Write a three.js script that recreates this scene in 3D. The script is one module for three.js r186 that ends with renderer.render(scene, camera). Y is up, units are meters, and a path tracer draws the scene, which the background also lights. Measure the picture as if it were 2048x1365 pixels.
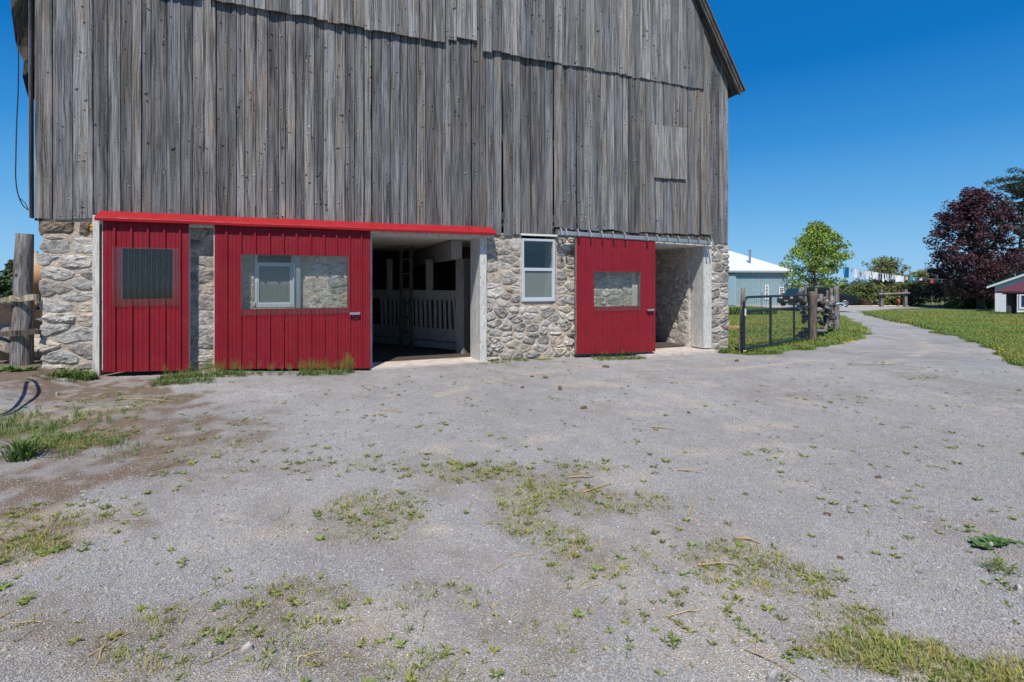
import * as THREE from 'three';
import { mergeGeometries, mergeVertices } from 'three/addons/utils/BufferGeometryUtils.js';
import { MarchingCubes } from 'three/addons/objects/MarchingCubes.js';

// ------------------------------------------------------------------ camera, sky, sun, exposure
const scene = new THREE.Scene();
const EYE = 1.5, FOC = 1000, HORIZON = 565, PW = 2048, PH = 1365;
const camera = new THREE.PerspectiveCamera(2 * Math.atan(PH / 2 / FOC) * 180 / Math.PI, PW / PH, 0.05, 2000);
camera.position.set(0, EYE, 0);
camera.lookAt(0, EYE, -10);
camera.setViewOffset(PW, PH, 0, PH / 2 - HORIZON, PW, PH);
camera.updateProjectionMatrix();

const FACE = Math.atan(0.4), CA = Math.cos(FACE), SA = Math.sin(FACE);   // the gable wall turns away to the right
// sun: high, in front of the gable and a little to its left
const sunLocal = new THREE.Vector3(-0.55, 2.45, 1.0).normalize();
const sunDir = sunLocal.clone().applyAxisAngle(new THREE.Vector3(0, 1, 0), FACE);
const sun = new THREE.DirectionalLight(new THREE.Color(1.0, 0.955, 0.87), 4.8);
sun.position.copy(sunDir).multiplyScalar(60); sun.target.position.set(0, 0, -10);
sun.castShadow = true; sun.shadow.mapSize.set(4096, 4096);
Object.assign(sun.shadow.camera, { left: -40, right: 40, top: 40, bottom: -40, near: 1, far: 200 });
scene.add(sun, sun.target);

{ // clear spring sky: deep blue overhead, paler toward the horizon, the same all round
  const w = 64, h = 512, d = new Float32Array(w * h * 4);
  const stops = [[0, .34, .61, .86], [.05, .255, .545, .85], [.13, .135, .42, .79], [.24, .042, .275, .68], [.36, .006, .175, .54], [.55, .005, .14, .45], [1, .01, .12, .4]];
  for (let j = 0; j < h; j++) {
    const el = ((j + .5) / h - .5) * Math.PI, t = Math.max(0, Math.sin(el));
    let k = 0; while (k < stops.length - 2 && t > stops[k + 1][0]) k++;
    const a = stops[k], b = stops[k + 1], m = Math.min(1, Math.max(0, (t - a[0]) / (b[0] - a[0])));
    for (let i = 0; i < w; i++) { const o = (j * w + i) * 4; for (let c = 0; c < 3; c++) d[o + c] = a[c + 1] + (b[c + 1] - a[c + 1]) * m; d[o + 3] = 1; }
  }
  const t = new THREE.DataTexture(d, w, h, THREE.RGBAFormat, THREE.FloatType);
  t.mapping = THREE.EquirectangularReflectionMapping; t.magFilter = THREE.LinearFilter; t.needsUpdate = true;
  scene.background = t; scene.environment = t;
}
const renderer = new THREE.WebGLRenderer({ antialias: true });
renderer.toneMapping = THREE.LinearToneMapping;
renderer.toneMappingExposure = 1.0;
renderer.shadowMap.enabled = true;

// ------------------------------------------------------------------ numbers
function rng(seed) { let a = seed >>> 0; return () => { a = (a + 0x6d2b79f5) | 0; let t = Math.imul(a ^ (a >>> 15), 1 | a); t = (t + Math.imul(t ^ (t >>> 7), 61 | t)) ^ t; return ((t ^ (t >>> 14)) >>> 0) / 4294967296; }; }
const R = rng(7);
const rr = (a, b, r = R) => a + (b - a) * r();
const clamp = (x, a = 0, b = 1) => Math.min(b, Math.max(a, x));
const lerp = (a, b, t) => a + (b - a) * t;
const smooth = (a, b, x) => { const t = clamp((x - a) / (b - a)); return t * t * (3 - 2 * t); };
function hash3(x, y, z) { let h = Math.imul(x, 374761393) + Math.imul(y, 668265263) + Math.imul(z, 2147483647 - 1013904223); h = Math.imul(h ^ (h >>> 13), 1274126177); return ((h ^ (h >>> 16)) >>> 0) / 4294967296; }
function vnoise(x, y, z = 0, px = 0, py = 0) {          // value noise; px, py: period, for textures that repeat
  const xi = Math.floor(x), yi = Math.floor(y), zi = Math.floor(z);
  let fx = x - xi, fy = y - yi, fz = z - zi;
  fx = fx * fx * (3 - 2 * fx); fy = fy * fy * (3 - 2 * fy); fz = fz * fz * (3 - 2 * fz);
  const mx = (i) => px ? ((i % px) + px) % px : i, my = (i) => py ? ((i % py) + py) % py : i;
  const x0 = mx(xi), x1 = mx(xi + 1), y0 = my(yi), y1 = my(yi + 1);
  const c = (X, Y, Z) => hash3(X, Y, Z);
  const l0 = lerp(lerp(c(x0, y0, zi), c(x1, y0, zi), fx), lerp(c(x0, y1, zi), c(x1, y1, zi), fx), fy);
  if (fz === 0) return l0;
  return lerp(l0, lerp(lerp(c(x0, y0, zi + 1), c(x1, y0, zi + 1), fx), lerp(c(x0, y1, zi + 1), c(x1, y1, zi + 1), fx), fy), fz);
}
function fbm(x, y, oct = 4, z = 0, px = 0, py = 0) { let s = 0, a = .5, n = 0; for (let i = 0; i < oct; i++) { s += a * vnoise(x, y, z + i * 17, px, py); n += a; a *= .5; x *= 2; y *= 2; px *= 2; py *= 2; } return s / n; }
function fbm3(x, y, z, oct = 3) { let s = 0, a = .5, n = 0; for (let i = 0; i < oct; i++) { s += a * vnoise(x + i * 31.7, y, z + .13); n += a; a *= .5; x *= 2; y *= 2; z *= 2; } return s / n; }

// a point of the picture on the gable wall (n metres in front of it): s along the wall, y up, D distance
function F(px, py, n = 0) { const u = (px - 1024) / FOC, D = (10 * CA - n) / (CA - u * SA), X = u * D; return { s: X * CA + (D - 10) * SA, y: EYE - (py - HORIZON) / FOC * D, D, X }; }
const Fs = (px, n = 0) => F(px, 565, n).s, Fy = (px, py, n = 0) => F(px, py, n).y;
// ground height
const profile = [[60, 734], [120, 740], [205, 750], [330, 747], [428, 740], [741, 739], [970, 722], [1150, 713], [1315, 708], [1457, 700]].map(([x, y]) => { const p = F(x, y); return [p.s, p.y]; });
function prof(s) { if (s <= profile[0][0]) return profile[0][1]; for (let i = 1; i < profile.length; i++) if (s < profile[i][0]) { const a = profile[i - 1], b = profile[i]; return lerp(a[1], b[1], (s - a[0]) / (b[0] - a[0])); } return profile[profile.length - 1][1]; }
const toSN = (X, D) => [X * CA + (D - 10) * SA, X * SA - (D - 10) * CA];
const fromSN = (s, n) => [s * CA + n * SA, 10 + s * SA - n * CA];
function gh(X, D) {
  const [s, n] = toSN(X, D);
  if (n < -.45 && s > -7.3 && s < 5.5 && n > -17) return -.6;
  let g = n > 0 ? prof(s) * (1 - smooth(.2, 5, n)) : prof(s);
  g -= 1.15 * smooth(13, 50, D);
  g += (fbm(X * .35 + 9, D * .35, 2) - .5) * .05 * smooth(1, 3, Math.abs(D)) * smooth(60, 20, D);
  return g;
}
function G(px, py) { let D = 1500 / (py - HORIZON), X = 0; for (let i = 0; i < 14; i++) { X = (px - 1024) / FOC * D; D = lerp(D, (EYE - gh(X, D)) * FOC / (py - HORIZON), .7); } X = (px - 1024) / FOC * D; return { X, D, y: gh(X, D) }; }
const GV = (px, py) => { const g = G(px, py); return new THREE.Vector3(g.X, g.y, -g.D); };
const AT = (px, py, D) => new THREE.Vector3((px - 1024) / FOC * D, EYE - (py - HORIZON) / FOC * D, -D);

// ------------------------------------------------------------------ scene helpers
const used = {};
function numbered(n) { const k = used[n] = (used[n] ?? -1) + 1; return k ? `${n}_${String(k).padStart(3, '0')}` : n; }
function meta(o, label, category, group, kind) { if (label) o.userData.label = label; if (category) o.userData.category = category; if (group) o.userData.group = group; if (kind) o.userData.kind = kind; return o; }
function thing(name, label, category, pos = [0, 0, 0], turn = 0, group) { const o = new THREE.Group(); o.name = numbered(name); o.position.set(...pos); o.rotation.y = turn; meta(o, label, category, group); scene.add(o); return o; }
function mesh(name, geo, mat, parent, label) { const m = new THREE.Mesh(geo, mat); m.name = parent ? name : numbered(name); m.castShadow = m.receiveShadow = true; if (label) m.userData.label = label; (parent || scene).add(m); return m; }
const box = (x0, x1, y0, y1, z0, z1) => { const g = new THREE.BoxGeometry(Math.abs(x1 - x0), Math.abs(y1 - y0), Math.abs(z1 - z0)); g.translate((x0 + x1) / 2, (y0 + y1) / 2, (z0 + z1) / 2); return g; };
const merge = (list) => mergeGeometries(list.map((g) => { const q = g.index ? g.toNonIndexed() : g; for (const k of Object.keys(q.attributes)) if (!['position', 'normal', 'uv'].includes(k)) q.deleteAttribute(k); return q; }));
function uvMetres(g, sc = 1, ou = 0, ov = 0) {   // box-projected uv in metres
  const p = g.attributes.position, n = g.attributes.normal, uv = new Float32Array(p.count * 2);
  for (let i = 0; i < p.count; i++) {
    const ax = Math.abs(n.getX(i)), ay = Math.abs(n.getY(i)), az = Math.abs(n.getZ(i));
    let u, v; if (az >= ax && az >= ay) { u = p.getX(i); v = p.getY(i); } else if (ax >= ay) { u = p.getZ(i); v = p.getY(i); } else { u = p.getX(i); v = p.getZ(i); }
    uv[i * 2] = u * sc + ou; uv[i * 2 + 1] = v * sc + ov;
  }
  g.setAttribute('uv', new THREE.BufferAttribute(uv, 2)); return g;
}
function tube(pts, radii, radial = 7, rough = 0, seed = 1) {   // a round bar through points with a radius at each, ends closed
  const n = pts.length, pos = [], idx = [], uv = []; let len = 0;
  const up = new THREE.Vector3(), t = new THREE.Vector3(), a = new THREE.Vector3(), b = new THREE.Vector3();
  let ref = new THREE.Vector3(0, 1, 0);
  for (let i = 0; i < n; i++) {
    t.copy(pts[Math.min(n - 1, i + 1)]).sub(pts[Math.max(0, i - 1)]).normalize();
    if (i === 0) ref = Math.abs(t.y) > .9 ? new THREE.Vector3(1, 0, 0) : new THREE.Vector3(0, 1, 0);
    a.crossVectors(ref, t).normalize(); b.crossVectors(t, a).normalize(); ref = b.clone();
    if (i) len += pts[i].distanceTo(pts[i - 1]);
    const r = Array.isArray(radii) ? radii[i] : radii;
    for (let k = 0; k <= radial; k++) {
      const kk = k % radial, th = kk / radial * Math.PI * 2, q = r * (1 + rough * (vnoise(kk * 1.7 + seed * 13, i * .9, seed) - .5) * 2);
      up.copy(pts[i]).addScaledVector(a, Math.cos(th) * q).addScaledVector(b, Math.sin(th) * q);
      pos.push(up.x, up.y, up.z); uv.push(k / radial * r * 6.28, len);
    }
  }
  const w = radial + 1;
  for (let i = 0; i < n - 1; i++) for (let k = 0; k < radial; k++) { const q = i * w + k; idx.push(q, q + 1, q + w, q + 1, q + w + 1, q + w); }
  for (const [row, flip] of [[0, 1], [n - 1, 0]]) { const c = pos.length / 3; pos.push(pts[row].x, pts[row].y, pts[row].z); uv.push(.1, .1); for (let k = 0; k < radial; k++) { const q = row * w + k; flip ? idx.push(c, q + 1, q) : idx.push(c, q, q + 1); } }
  const g = new THREE.BufferGeometry(); g.setAttribute('position', new THREE.Float32BufferAttribute(pos, 3)); g.setAttribute('uv', new THREE.Float32BufferAttribute(uv, 2)); g.setIndex(idx); g.computeVertexNormals(); return g;
}
const V = (x, y, z) => new THREE.Vector3(x, y, z);
function geoFrom(pos, uv, col) { const g = new THREE.BufferGeometry(); g.setAttribute('position', new THREE.Float32BufferAttribute(pos, 3)); if (uv) g.setAttribute('uv', new THREE.Float32BufferAttribute(uv, 2)); if (col) g.setAttribute('color', new THREE.Float32BufferAttribute(col, 3)); g.computeVertexNormals(); return g; }

// ------------------------------------------------------------------ textures
function tex(w, h, f, color) {   // f(i, j) -> [r, g, b] linear colour or a grey height
  const d = new Uint8Array(w * h * 4), enc = (v) => { v = clamp(v); return 255 * (v <= .0031308 ? v * 12.92 : 1.055 * Math.pow(v, 1 / 2.4) - .055); };
  for (let j = 0; j < h; j++) for (let i = 0; i < w; i++) { const c = f(i, j), o = (j * w + i) * 4; if (color) { d[o] = enc(c[0]); d[o + 1] = enc(c[1]); d[o + 2] = enc(c[2]); } else d[o] = d[o + 1] = d[o + 2] = clamp(c) * 255; d[o + 3] = 255; }
  const t = new THREE.DataTexture(d, w, h); t.wrapS = t.wrapT = THREE.RepeatWrapping; t.magFilter = THREE.LinearFilter; t.minFilter = THREE.LinearMipmapLinearFilter; t.generateMipmaps = true; if (color) t.colorSpace = THREE.SRGBColorSpace; t.needsUpdate = true; return t;
}
const mat = (r, g, b, rough = .9, extra = {}) => new THREE.MeshStandardMaterial({ color: new THREE.Color().setRGB(r, g, b), roughness: rough, side: THREE.DoubleSide, ...extra });
const phys = (r, g, b, rough, extra = {}) => new THREE.MeshPhysicalMaterial({ color: new THREE.Color().setRGB(r, g, b), roughness: rough, side: THREE.DoubleSide, ...extra });

// weathered barn board: 2.4 m x 6 m of grey wood, grain upright, with knots
const WW = 1024, WH = 2048, woodH = new Float32Array(WW * WH), woodC = new Float32Array(WW * WH * 3);
{
  const r = rng(41);
  const knots = []; for (let k = 0; k < 900; k++) knots.push([r() * WW, r() * WH, 1.6 + r() * r() * r() * 7, r(), r() * 6.28]);
  const lift = new Float32Array(WW * WH), kn = new Float32Array(WW * WH), kd = new Float32Array(WW * WH), bend = new Float32Array(WW * WH);
  for (const [kx, ky, kr, kt, ka] of knots) {
    const R2 = Math.ceil(kr * 4.5);
    for (let dj = -R2 * 2; dj <= R2 * 2; dj++) for (let di = -R2; di <= R2; di++) {
      const i = Math.round(kx + di), j = ((Math.round(ky + dj) % WH) + WH) % WH; if (i < 0 || i >= WW) continue;
      const d = Math.hypot(di + dj * .18 * Math.sin(ka), dj * .68) / kr, o = j * WW + i;
      if (d < 1.25) { const m = clamp((1.25 - d) * 3); kn[o] = Math.max(kn[o], m * (.4 + kt * .6)); lift[o] = Math.max(lift[o], m * clamp(1.3 - d)); }
      const ring = Math.exp(-((d - 1.3) ** 2) * 5) * (.3 + .7 * kt); kd[o] = Math.max(kd[o], ring);
      bend[o] += Math.sign(di) * Math.exp(-d * d * .22) * kr * .9;
    }
  }
  for (let j = 0; j < WH; j++) for (let i = 0; i < WW; i++) {
    const o = j * WW + i, x = i - bend[o] + (fbm(i / 130, j * 5 / WH, 2, 3, 0, 5) - .5) * 26, y = j / WH;
    const g1 = vnoise(x / 1.7, y * 22, 5, 0, 22), g2 = vnoise(x / 4.1, y * 11, 6, 0, 11), g3 = vnoise(x / 12, y * 6, 7, 0, 6), fine = vnoise(i * .9, y * 150, 8, 0, 150);
    const broad = fbm(i / 40, y * 4, 3, 11, 0, 4), stain = smooth(.5, .72, fbm(i / 22, y * 6, 3, 23, 0, 6)), brown = smooth(.48, .7, fbm(i / 45, y * 8, 3, 31, 0, 8));
    const check = smooth(.84, .93, vnoise(x / 2.2, y * 14, 44, 0, 14)) * smooth(.4, .6, vnoise(x / 9, y * 7, 45, 0, 7));
    let v = .186 + (g1 - .5) * .24 + (g2 - .5) * .16 + (g3 - .5) * .12 + (fine - .5) * .1 + (broad - .5) * .14;
    v *= 1 - stain * .34; v *= 1 - check * .7; v *= 1 - kd[o] * .3;
    v = Math.max(.03, v);
    let cr = v * lerp(.99, 1.06, brown), cg = v * lerp(.985, .955, brown), cb = v * lerp(1.0, .88, brown);
    if (kn[o] > 0) { const q = kn[o] * .8, light = lift[o]; cr = lerp(cr, .12 + light * .3, q); cg = lerp(cg, .09 + light * .265, q); cb = lerp(cb, .07 + light * .23, q); }
    woodC[o * 3] = cr; woodC[o * 3 + 1] = cg; woodC[o * 3 + 2] = cb;
    woodH[o] = .45 + (g1 - .5) * .22 + (g2 - .5) * .18 - check * .4 + lift[o] * .5 + (fine - .5) * .1 - kd[o] * .08;
  }
}
const woodMap = tex(WW, WH, (i, j) => { const o = (j * WW + i) * 3; return [woodC[o], woodC[o + 1], woodC[o + 2]]; }, true);
const woodBump = tex(WW, WH, (i, j) => woodH[j * WW + i], false);
const boardMats = [[1, 1, 1], [1.24, 1.23, 1.23], [.76, .76, .78], [1.1, 1.03, .97], [.9, .91, .96], [.68, .67, .68]].map(([r, g, b]) => mat(r * .98, g * .98, b * .98, .92, { map: woodMap, bumpMap: woodBump, bumpScale: .006 }));
const paleBoardMats = [[1.38, 1.37, 1.36], [1.25, 1.25, 1.26], [1.5, 1.48, 1.46]].map(([r, g, b]) => mat(r, g, b, .92, { map: woodMap, bumpMap: woodBump, bumpScale: .006 }));
const plankMats = boardMats.map((m) => { const c = m.clone(); c.vertexColors = true; return c; }), palePlankMats = paleBoardMats.map((m) => { const c = m.clone(); c.vertexColors = true; return c; });
const postWood = mat(1.2, 1.13, 1.05, .93, { map: woodMap, bumpMap: woodBump, bumpScale: .006 });
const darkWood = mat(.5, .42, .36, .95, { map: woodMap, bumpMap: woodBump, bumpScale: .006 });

// whitewashed wood: chalky white worn through to the grey
const limeMap = tex(512, 1024, (i, j) => { const g = vnoise(i / 2, j / 90, 3), w = fbm(i / 40, j / 120, 4, 9), worn = smooth(.57, .8, fbm(i / 4, j / 75, 3, 77)) * .85, v = .62 + (g - .5) * .2 + (w - .5) * .2; return [lerp(v, .3, worn), lerp(v * .985, .275, worn), lerp(v * .945, .245, worn)]; }, true);
const limeBump = tex(512, 1024, (i, j) => .5 + (vnoise(i / 2, j / 90, 3) - .5) * .5 + (fbm(i / 9, j / 70, 3, 77) - .5) * .4, false);
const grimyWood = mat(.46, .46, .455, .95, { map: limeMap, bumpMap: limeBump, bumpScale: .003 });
const limewash = mat(1, 1, 1, .93, { map: limeMap, bumpMap: limeBump, bumpScale: .003 });

// limestone, mortar and concrete: 1 m tiles
const N1 = 512;
const stoneTex = tex(N1, N1, (i, j) => { const x = i / N1, y = j / N1; const a = fbm(x * 7, y * 11, 5, 1, 7, 11), b = fbm(x * 34, y * 40, 3, 5, 34, 40), c = smooth(.58, .72, fbm(x * 12, y * 14, 4, 9, 12, 14)), warm = fbm(x * 5, y * 6, 3, 19, 5, 6); let v = .42 + (a - .5) * .36 + (b - .5) * .34; v *= 1 - c * .4; v *= .93; return [v * lerp(1.01, 1.08, warm), v * lerp(.97, .97, warm), v * lerp(.92, .84, warm)]; }, true);
const stoneBump = tex(N1, N1, (i, j) => { const x = i / N1, y = j / N1; return .5 + (fbm(x * 9, y * 14, 4, 1, 9, 14) - .5) * .9 + (fbm(x * 44, y * 60, 3, 5, 44, 60) - .5) * .55; }, false);
const mortarTex = tex(N1, N1, (i, j) => { const x = i / N1, y = j / N1; const a = fbm(x * 8, y * 8, 4, 21, 8, 8), b = vnoise(x * 150, y * 150, 3, 150, 150); const v = .46 + (a - .5) * .3 + (b - .5) * .18; return [v * 1.07, v * .9, v * .745]; }, true);
const mortarBump = tex(N1, N1, (i, j) => { const x = i / N1, y = j / N1; return .5 + (fbm(x * 16, y * 16, 4, 2, 16, 16) - .5) * .9 + (vnoise(x * 120, y * 120, 8, 120, 120) - .5) * .35; }, false);
const stoneMats = [[1, 1, 1], [1.18, 1.17, 1.16], [.76, .76, .77], [1.05, .98, .9], [.9, .92, .95], [1.25, 1.24, 1.22], [.66, .65, .65]].map(([r, g, b]) => mat(r * 1.06, g * 1.06, b * 1.06, .95, { map: stoneTex, bumpMap: stoneBump, bumpScale: .016 }));
const brownStone = mat(.52, .42, .34, .95, { map: stoneTex, bumpMap: stoneBump, bumpScale: .018 });
const mortarMat = mat(1.08, 1.07, 1.05, .97, { map: mortarTex, bumpMap: mortarBump, bumpScale: .02 });
const limeStone = mat(1.5, 1.5, 1.5, .95, { map: stoneTex, bumpMap: stoneBump, bumpScale: .015 });
const concreteMat = mat(1.12, 1.16, 1.25, .93, { map: mortarTex, bumpMap: mortarBump, bumpScale: .004 });

// painted sheet metal with dust and scuffs
const scuff = tex(512, 512, (i, j) => { const a = fbm(i / 60, j / 60, 4, 3), s = smooth(.7, .8, vnoise(i / 3, j / 60, 9)) * smooth(.55, .7, fbm(i / 40, j / 40, 2, 15)); const v = .88 + (a - .5) * .36; return [v + s * .1, v + s * .16, v + s * .16]; }, true);
const scuffRough = tex(256, 256, (i, j) => .55 + (fbm(i / 30, j / 30, 4, 33) - .5) * .5, false);
const redMap = tex(1024, 1024, (i, j) => { const a = fbm(i / 90, j / 90, 4, 3), f = vnoise(i / 2, j / 2, 5), k = .9 + (a - .5) * .22 + (f - .5) * .06, scratch = smooth(.9, .97, vnoise(i / 2.2, j / 46, 61)) * smooth(.62, .74, fbm(i / 70, j / 70, 3, 62)) * .35, chip = smooth(.8, .88, fbm(i / 4, j / 5, 3, 71)) * smooth(.5, .62, fbm(i / 160, j / 160, 2, 72)), dirt = smooth(.55, .8, fbm(i / 30, j / 30, 4, 81)) * .1; let c = [.272 * k, .0125 * k, .0245 * k]; c = [lerp(c[0], .2, dirt), lerp(c[1], .09, dirt), lerp(c[2], .075, dirt)]; const s = clamp(scratch + chip * .6); return [lerp(c[0], .48, s), lerp(c[1], .26, s), lerp(c[2], .25, s)]; }, true);
const redMetal = phys(1, 1, 1, 1, { map: redMap, roughnessMap: scuffRough, specularIntensity: .6 });
const redTrim = phys(.41, .0135, .02, 1, { map: scuff, roughnessMap: scuffRough, specularIntensity: .6 });
const galv = mat(.46, .5, .53, .48, { metalness: .65, map: scuff });
const steelDark = mat(.02, .035, .045, .45);
const clearSheet = phys(.8, .84, .83, .07, { transmission: .972, thickness: 0, ior: 1.52, clearcoat: 1, clearcoatRoughness: .04 });
const glassPane = phys(.92, .96, .95, .02, { transmission: 1, thickness: 0, ior: 1.5 });
const dustyGlass = phys(.62, .68, .66, .3, { transmission: .78, thickness: 0, ior: 1.5 });
const alu = mat(.6, .64, .68, .5, { metalness: .2 });
const whitePaint = mat(.78, .78, .77, .6);
// ------------------------------------------------------------------ the ground
const inPoly = (poly, x, y) => { let c = false; for (let i = 0, j = poly.length - 1; i < poly.length; j = i++) { const [xi, yi] = poly[i], [xj, yj] = poly[j]; if ((yi > y) !== (yj > y) && x < (xj - xi) * (y - yi) / (yj - yi) + xi) c = !c; } return c; };
const gp = (list) => list.map(([a, b]) => { const g = G(a, b); return [g.X, g.D]; });
// gravel: the yard before the barn and the drive that curves away to the right
const drive = gp([[1478, 709], [1560, 706], [1640, 697], [1700, 683], [1727, 668], [1718, 654], [1694, 643], [1672, 632], [1640, 622], [1590, 618], [1545, 616], [1500, 612], [1490, 606.5], [1600, 607.5], [1700, 611], [1760, 611.5], [1845, 613], [1835, 616], [1780, 618.2], [1722, 622.5], [1740, 630], [1780, 641], [1850, 657], [1920, 675], [1985, 697], [2048, 738], [2200, 820]]);
drive.push([9, 3], [6, -40], [-9, -40], [-9, 4], ...gp([[-20, 770], [70, 752], [205, 752], [741, 741], [1010, 722], [1460, 704]]));
const onDrive = (X, D) => D > 9.5 ? inPoly(drive, X + (fbm(X * 1.6, D * 1.6, 3, 131) - .5) * .7, D + (fbm(X * 1.6, D * 1.6, 3, 137) - .5) * .9) : inPoly(drive, X, D);
const tracks = [[[1290, 806], [1345, 812], [1420, 816], [1500, 838], [1570, 852]], [[1640, 676], [1760, 671], [1846, 684], [1864, 694], [1848, 706], [1790, 722], [1700, 735]], [[1110, 762], [1180, 765], [1300, 782], [1380, 800]], [[1700, 640], [1790, 655], [1852, 680]], [[880, 790], [960, 770], [1060, 748], [1190, 735]], [[1420, 742], [1560, 728], [1700, 712]], [[1340, 903], [1480, 915], [1640, 905], [1800, 880]]].map(gp);
const trackAt = (X, D) => { let m = 9; for (const t of tracks) for (let i = 1; i < t.length; i++) { const [ax, ay] = t[i - 1], [bx, by] = t[i], dx = bx - ax, dy = by - ay, u = clamp(((X - ax) * dx + (D - ay) * dy) / (dx * dx + dy * dy)); m = Math.min(m, Math.hypot(X - ax - dx * u, D - ay - dy * u)); } return m; };
// patches of bare soil (s), pale dust (d) and weeds (w): picture position and half-size, turned into metres
const patch = (px, py, rx, ry, k) => { const g = G(px, py); return [g.X, g.D, rx * g.D / FOC, Math.max(.12, ry * g.D * g.D / (EYE * FOC)), k]; };
const soil = [patch(120, 775, 330, 45, 1), patch(180, 850, 300, 80, 1), patch(110, 950, 360, 90, .8), patch(60, 1060, 300, 80, .9), patch(180, 1280, 460, 150, .8), patch(600, 1250, 420, 130, .75), patch(430, 860, 160, 40, .6), patch(420, 960, 220, 60, .4), patch(650, 1040, 160, 60, .55), patch(980, 960, 220, 45, .6), patch(1120, 1010, 190, 60, .5), patch(740, 1090, 200, 60, .5), patch(950, 1130, 360, 100, .6), patch(1100, 1240, 420, 110, .6), patch(1320, 1080, 200, 70, .4), patch(1600, 1230, 330, 90, .45), patch(1380, 1290, 260, 90, .45), patch(1900, 1310, 300, 80, .5), patch(1960, 1080, 110, 40, .4), patch(520, 1010, 160, 50, .35), patch(860, 730, 160, 8, .5)];
const dust = [patch(870, 1058, 42, 16, 1), patch(1380, 810, 60, 9, .8), patch(1480, 855, 40, 6, 1), patch(1180, 770, 80, 7, .6), patch(1560, 850, 50, 6, .9), patch(1300, 830, 60, 8, .6), patch(1880, 930, 60, 8, .5), patch(1790, 970, 50, 14, .7), patch(1400, 905, 90, 12, .6), patch(1590, 970, 50, 8, .6), patch(1780, 1090, 60, 10, .5), patch(1560, 690, 150, 6, .5), patch(1640, 680, 100, 5, .7), patch(1860, 690, 30, 6, .9), patch(1370, 1240, 60, 12, .5), patch(1440, 740, 60, 6, .6), patch(940, 800, 60, 10, .35)];
const weedy = [patch(90, 885, 130, 34, 1), patch(60, 850, 140, 36, .7), patch(190, 870, 130, 45, .5), patch(60, 1090, 140, 35, .8), patch(140, 1040, 130, 34, .55), patch(250, 805, 120, 20, .6), patch(250, 1020, 60, 25, .3), patch(330, 1260, 330, 95, .3), patch(590, 1220, 200, 95, .36), patch(450, 1170, 90, 60, .25), patch(740, 1015, 130, 55, .6), patch(760, 1060, 110, 45, .45), patch(950, 945, 170, 26, .75), patch(1080, 990, 120, 40, .8), patch(1080, 1070, 110, 40, .6), patch(1150, 935, 70, 22, .4), patch(1240, 1010, 130, 40, .5), patch(1180, 1120, 190, 45, .3), patch(1480, 1130, 160, 50, .6), patch(1610, 1170, 130, 50, .6), patch(1700, 1240, 140, 50, .8), patch(1790, 1300, 230, 60, 1), patch(1980, 1350, 160, 40, 1), patch(1990, 1135, 50, 14, .3), patch(870, 826, 40, 6, .7), patch(1010, 820, 80, 14, .25), patch(830, 920, 160, 30, .25), patch(1850, 756, 60, 6, .4), patch(1620, 795, 90, 14, .2), patch(1880, 815, 90, 12, .25), patch(700, 1320, 330, 60, .3), patch(1150, 1280, 260, 70, .2), patch(420, 900, 120, 40, .2), patch(850, 1200, 260, 60, .25)];
const blob = (list, X, D, warp) => { let m = 0; for (const [x, d, rx, rd, k] of list) { const q = Math.hypot((X - x) / rx, (D - d) / rd) + warp; if (q < 1) m = Math.max(m, k * smooth(1, .45, q)); } return m; };
const warpAt = (X, D) => (fbm(X * 2.2, D * 2.2, 3, 71) - .5) * 1.5;
const weedAt = (X, D) => blob(weedy, X, D, warpAt(X, D));

const GT = 1024, TILE = 1.6, CELLS = 150, pebC = new Float32Array(GT * GT * 3), pebH = new Float32Array(GT * GT);
{
  const cell = GT / CELLS, r3 = (a, b, k) => hash3(((a % CELLS) + CELLS) % CELLS, ((b % CELLS) + CELLS) % CELLS, k);
  for (let j = 0; j < GT; j++) for (let i = 0; i < GT; i++) {
    const x = i / cell, y = j / cell, cx = Math.floor(x), cy = Math.floor(y); let d1 = 9, d2 = 9, id = [0, 0];
    for (let b = -1; b <= 1; b++) for (let a = -1; a <= 1; a++) { const X = cx + a + r3(cx + a, cy + b, 1), Y = cy + b + r3(cx + a, cy + b, 2), d = Math.hypot(x - X, y - Y) * (.7 + .6 * r3(cx + a, cy + b, 5)); if (d < d1) { d2 = d1; d1 = d; id = [cx + a, cy + b]; } else if (d < d2) d2 = d; }
    const t = r3(id[0], id[1], 3), w = r3(id[0], id[1], 4), e = clamp((d2 - d1) * 2.4), o = j * GT + i, sand = fbm(i / GT * 24, j / GT * 24, 4, 3, 24, 24);
    let v = lerp(.6, 1.38, t * t * .6 + t * .4); v = lerp(.72, v, e); v *= .85 + sand * .3;
    pebC[o * 3] = v * (w > .82 ? 1.1 : .985); pebC[o * 3 + 1] = v * (w > .82 ? 1.0 : .99); pebC[o * 3 + 2] = v * (w > .82 ? .86 : 1.03); pebH[o] = e * (.35 + .65 * t);
  }
}
const gravelTex = tex(GT, GT, (i, j) => { const o = (j * GT + i) * 3; return [pebC[o] * .5, pebC[o + 1] * .5, pebC[o + 2] * .5]; }, true);
const gravelBump = tex(GT, GT, (i, j) => pebH[j * GT + i], false);
const groundMat = new THREE.MeshStandardMaterial({ color: 0xffffff, vertexColors: true, map: gravelTex, bumpMap: gravelBump, bumpScale: .008, roughness: .96, side: THREE.DoubleSide });
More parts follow.
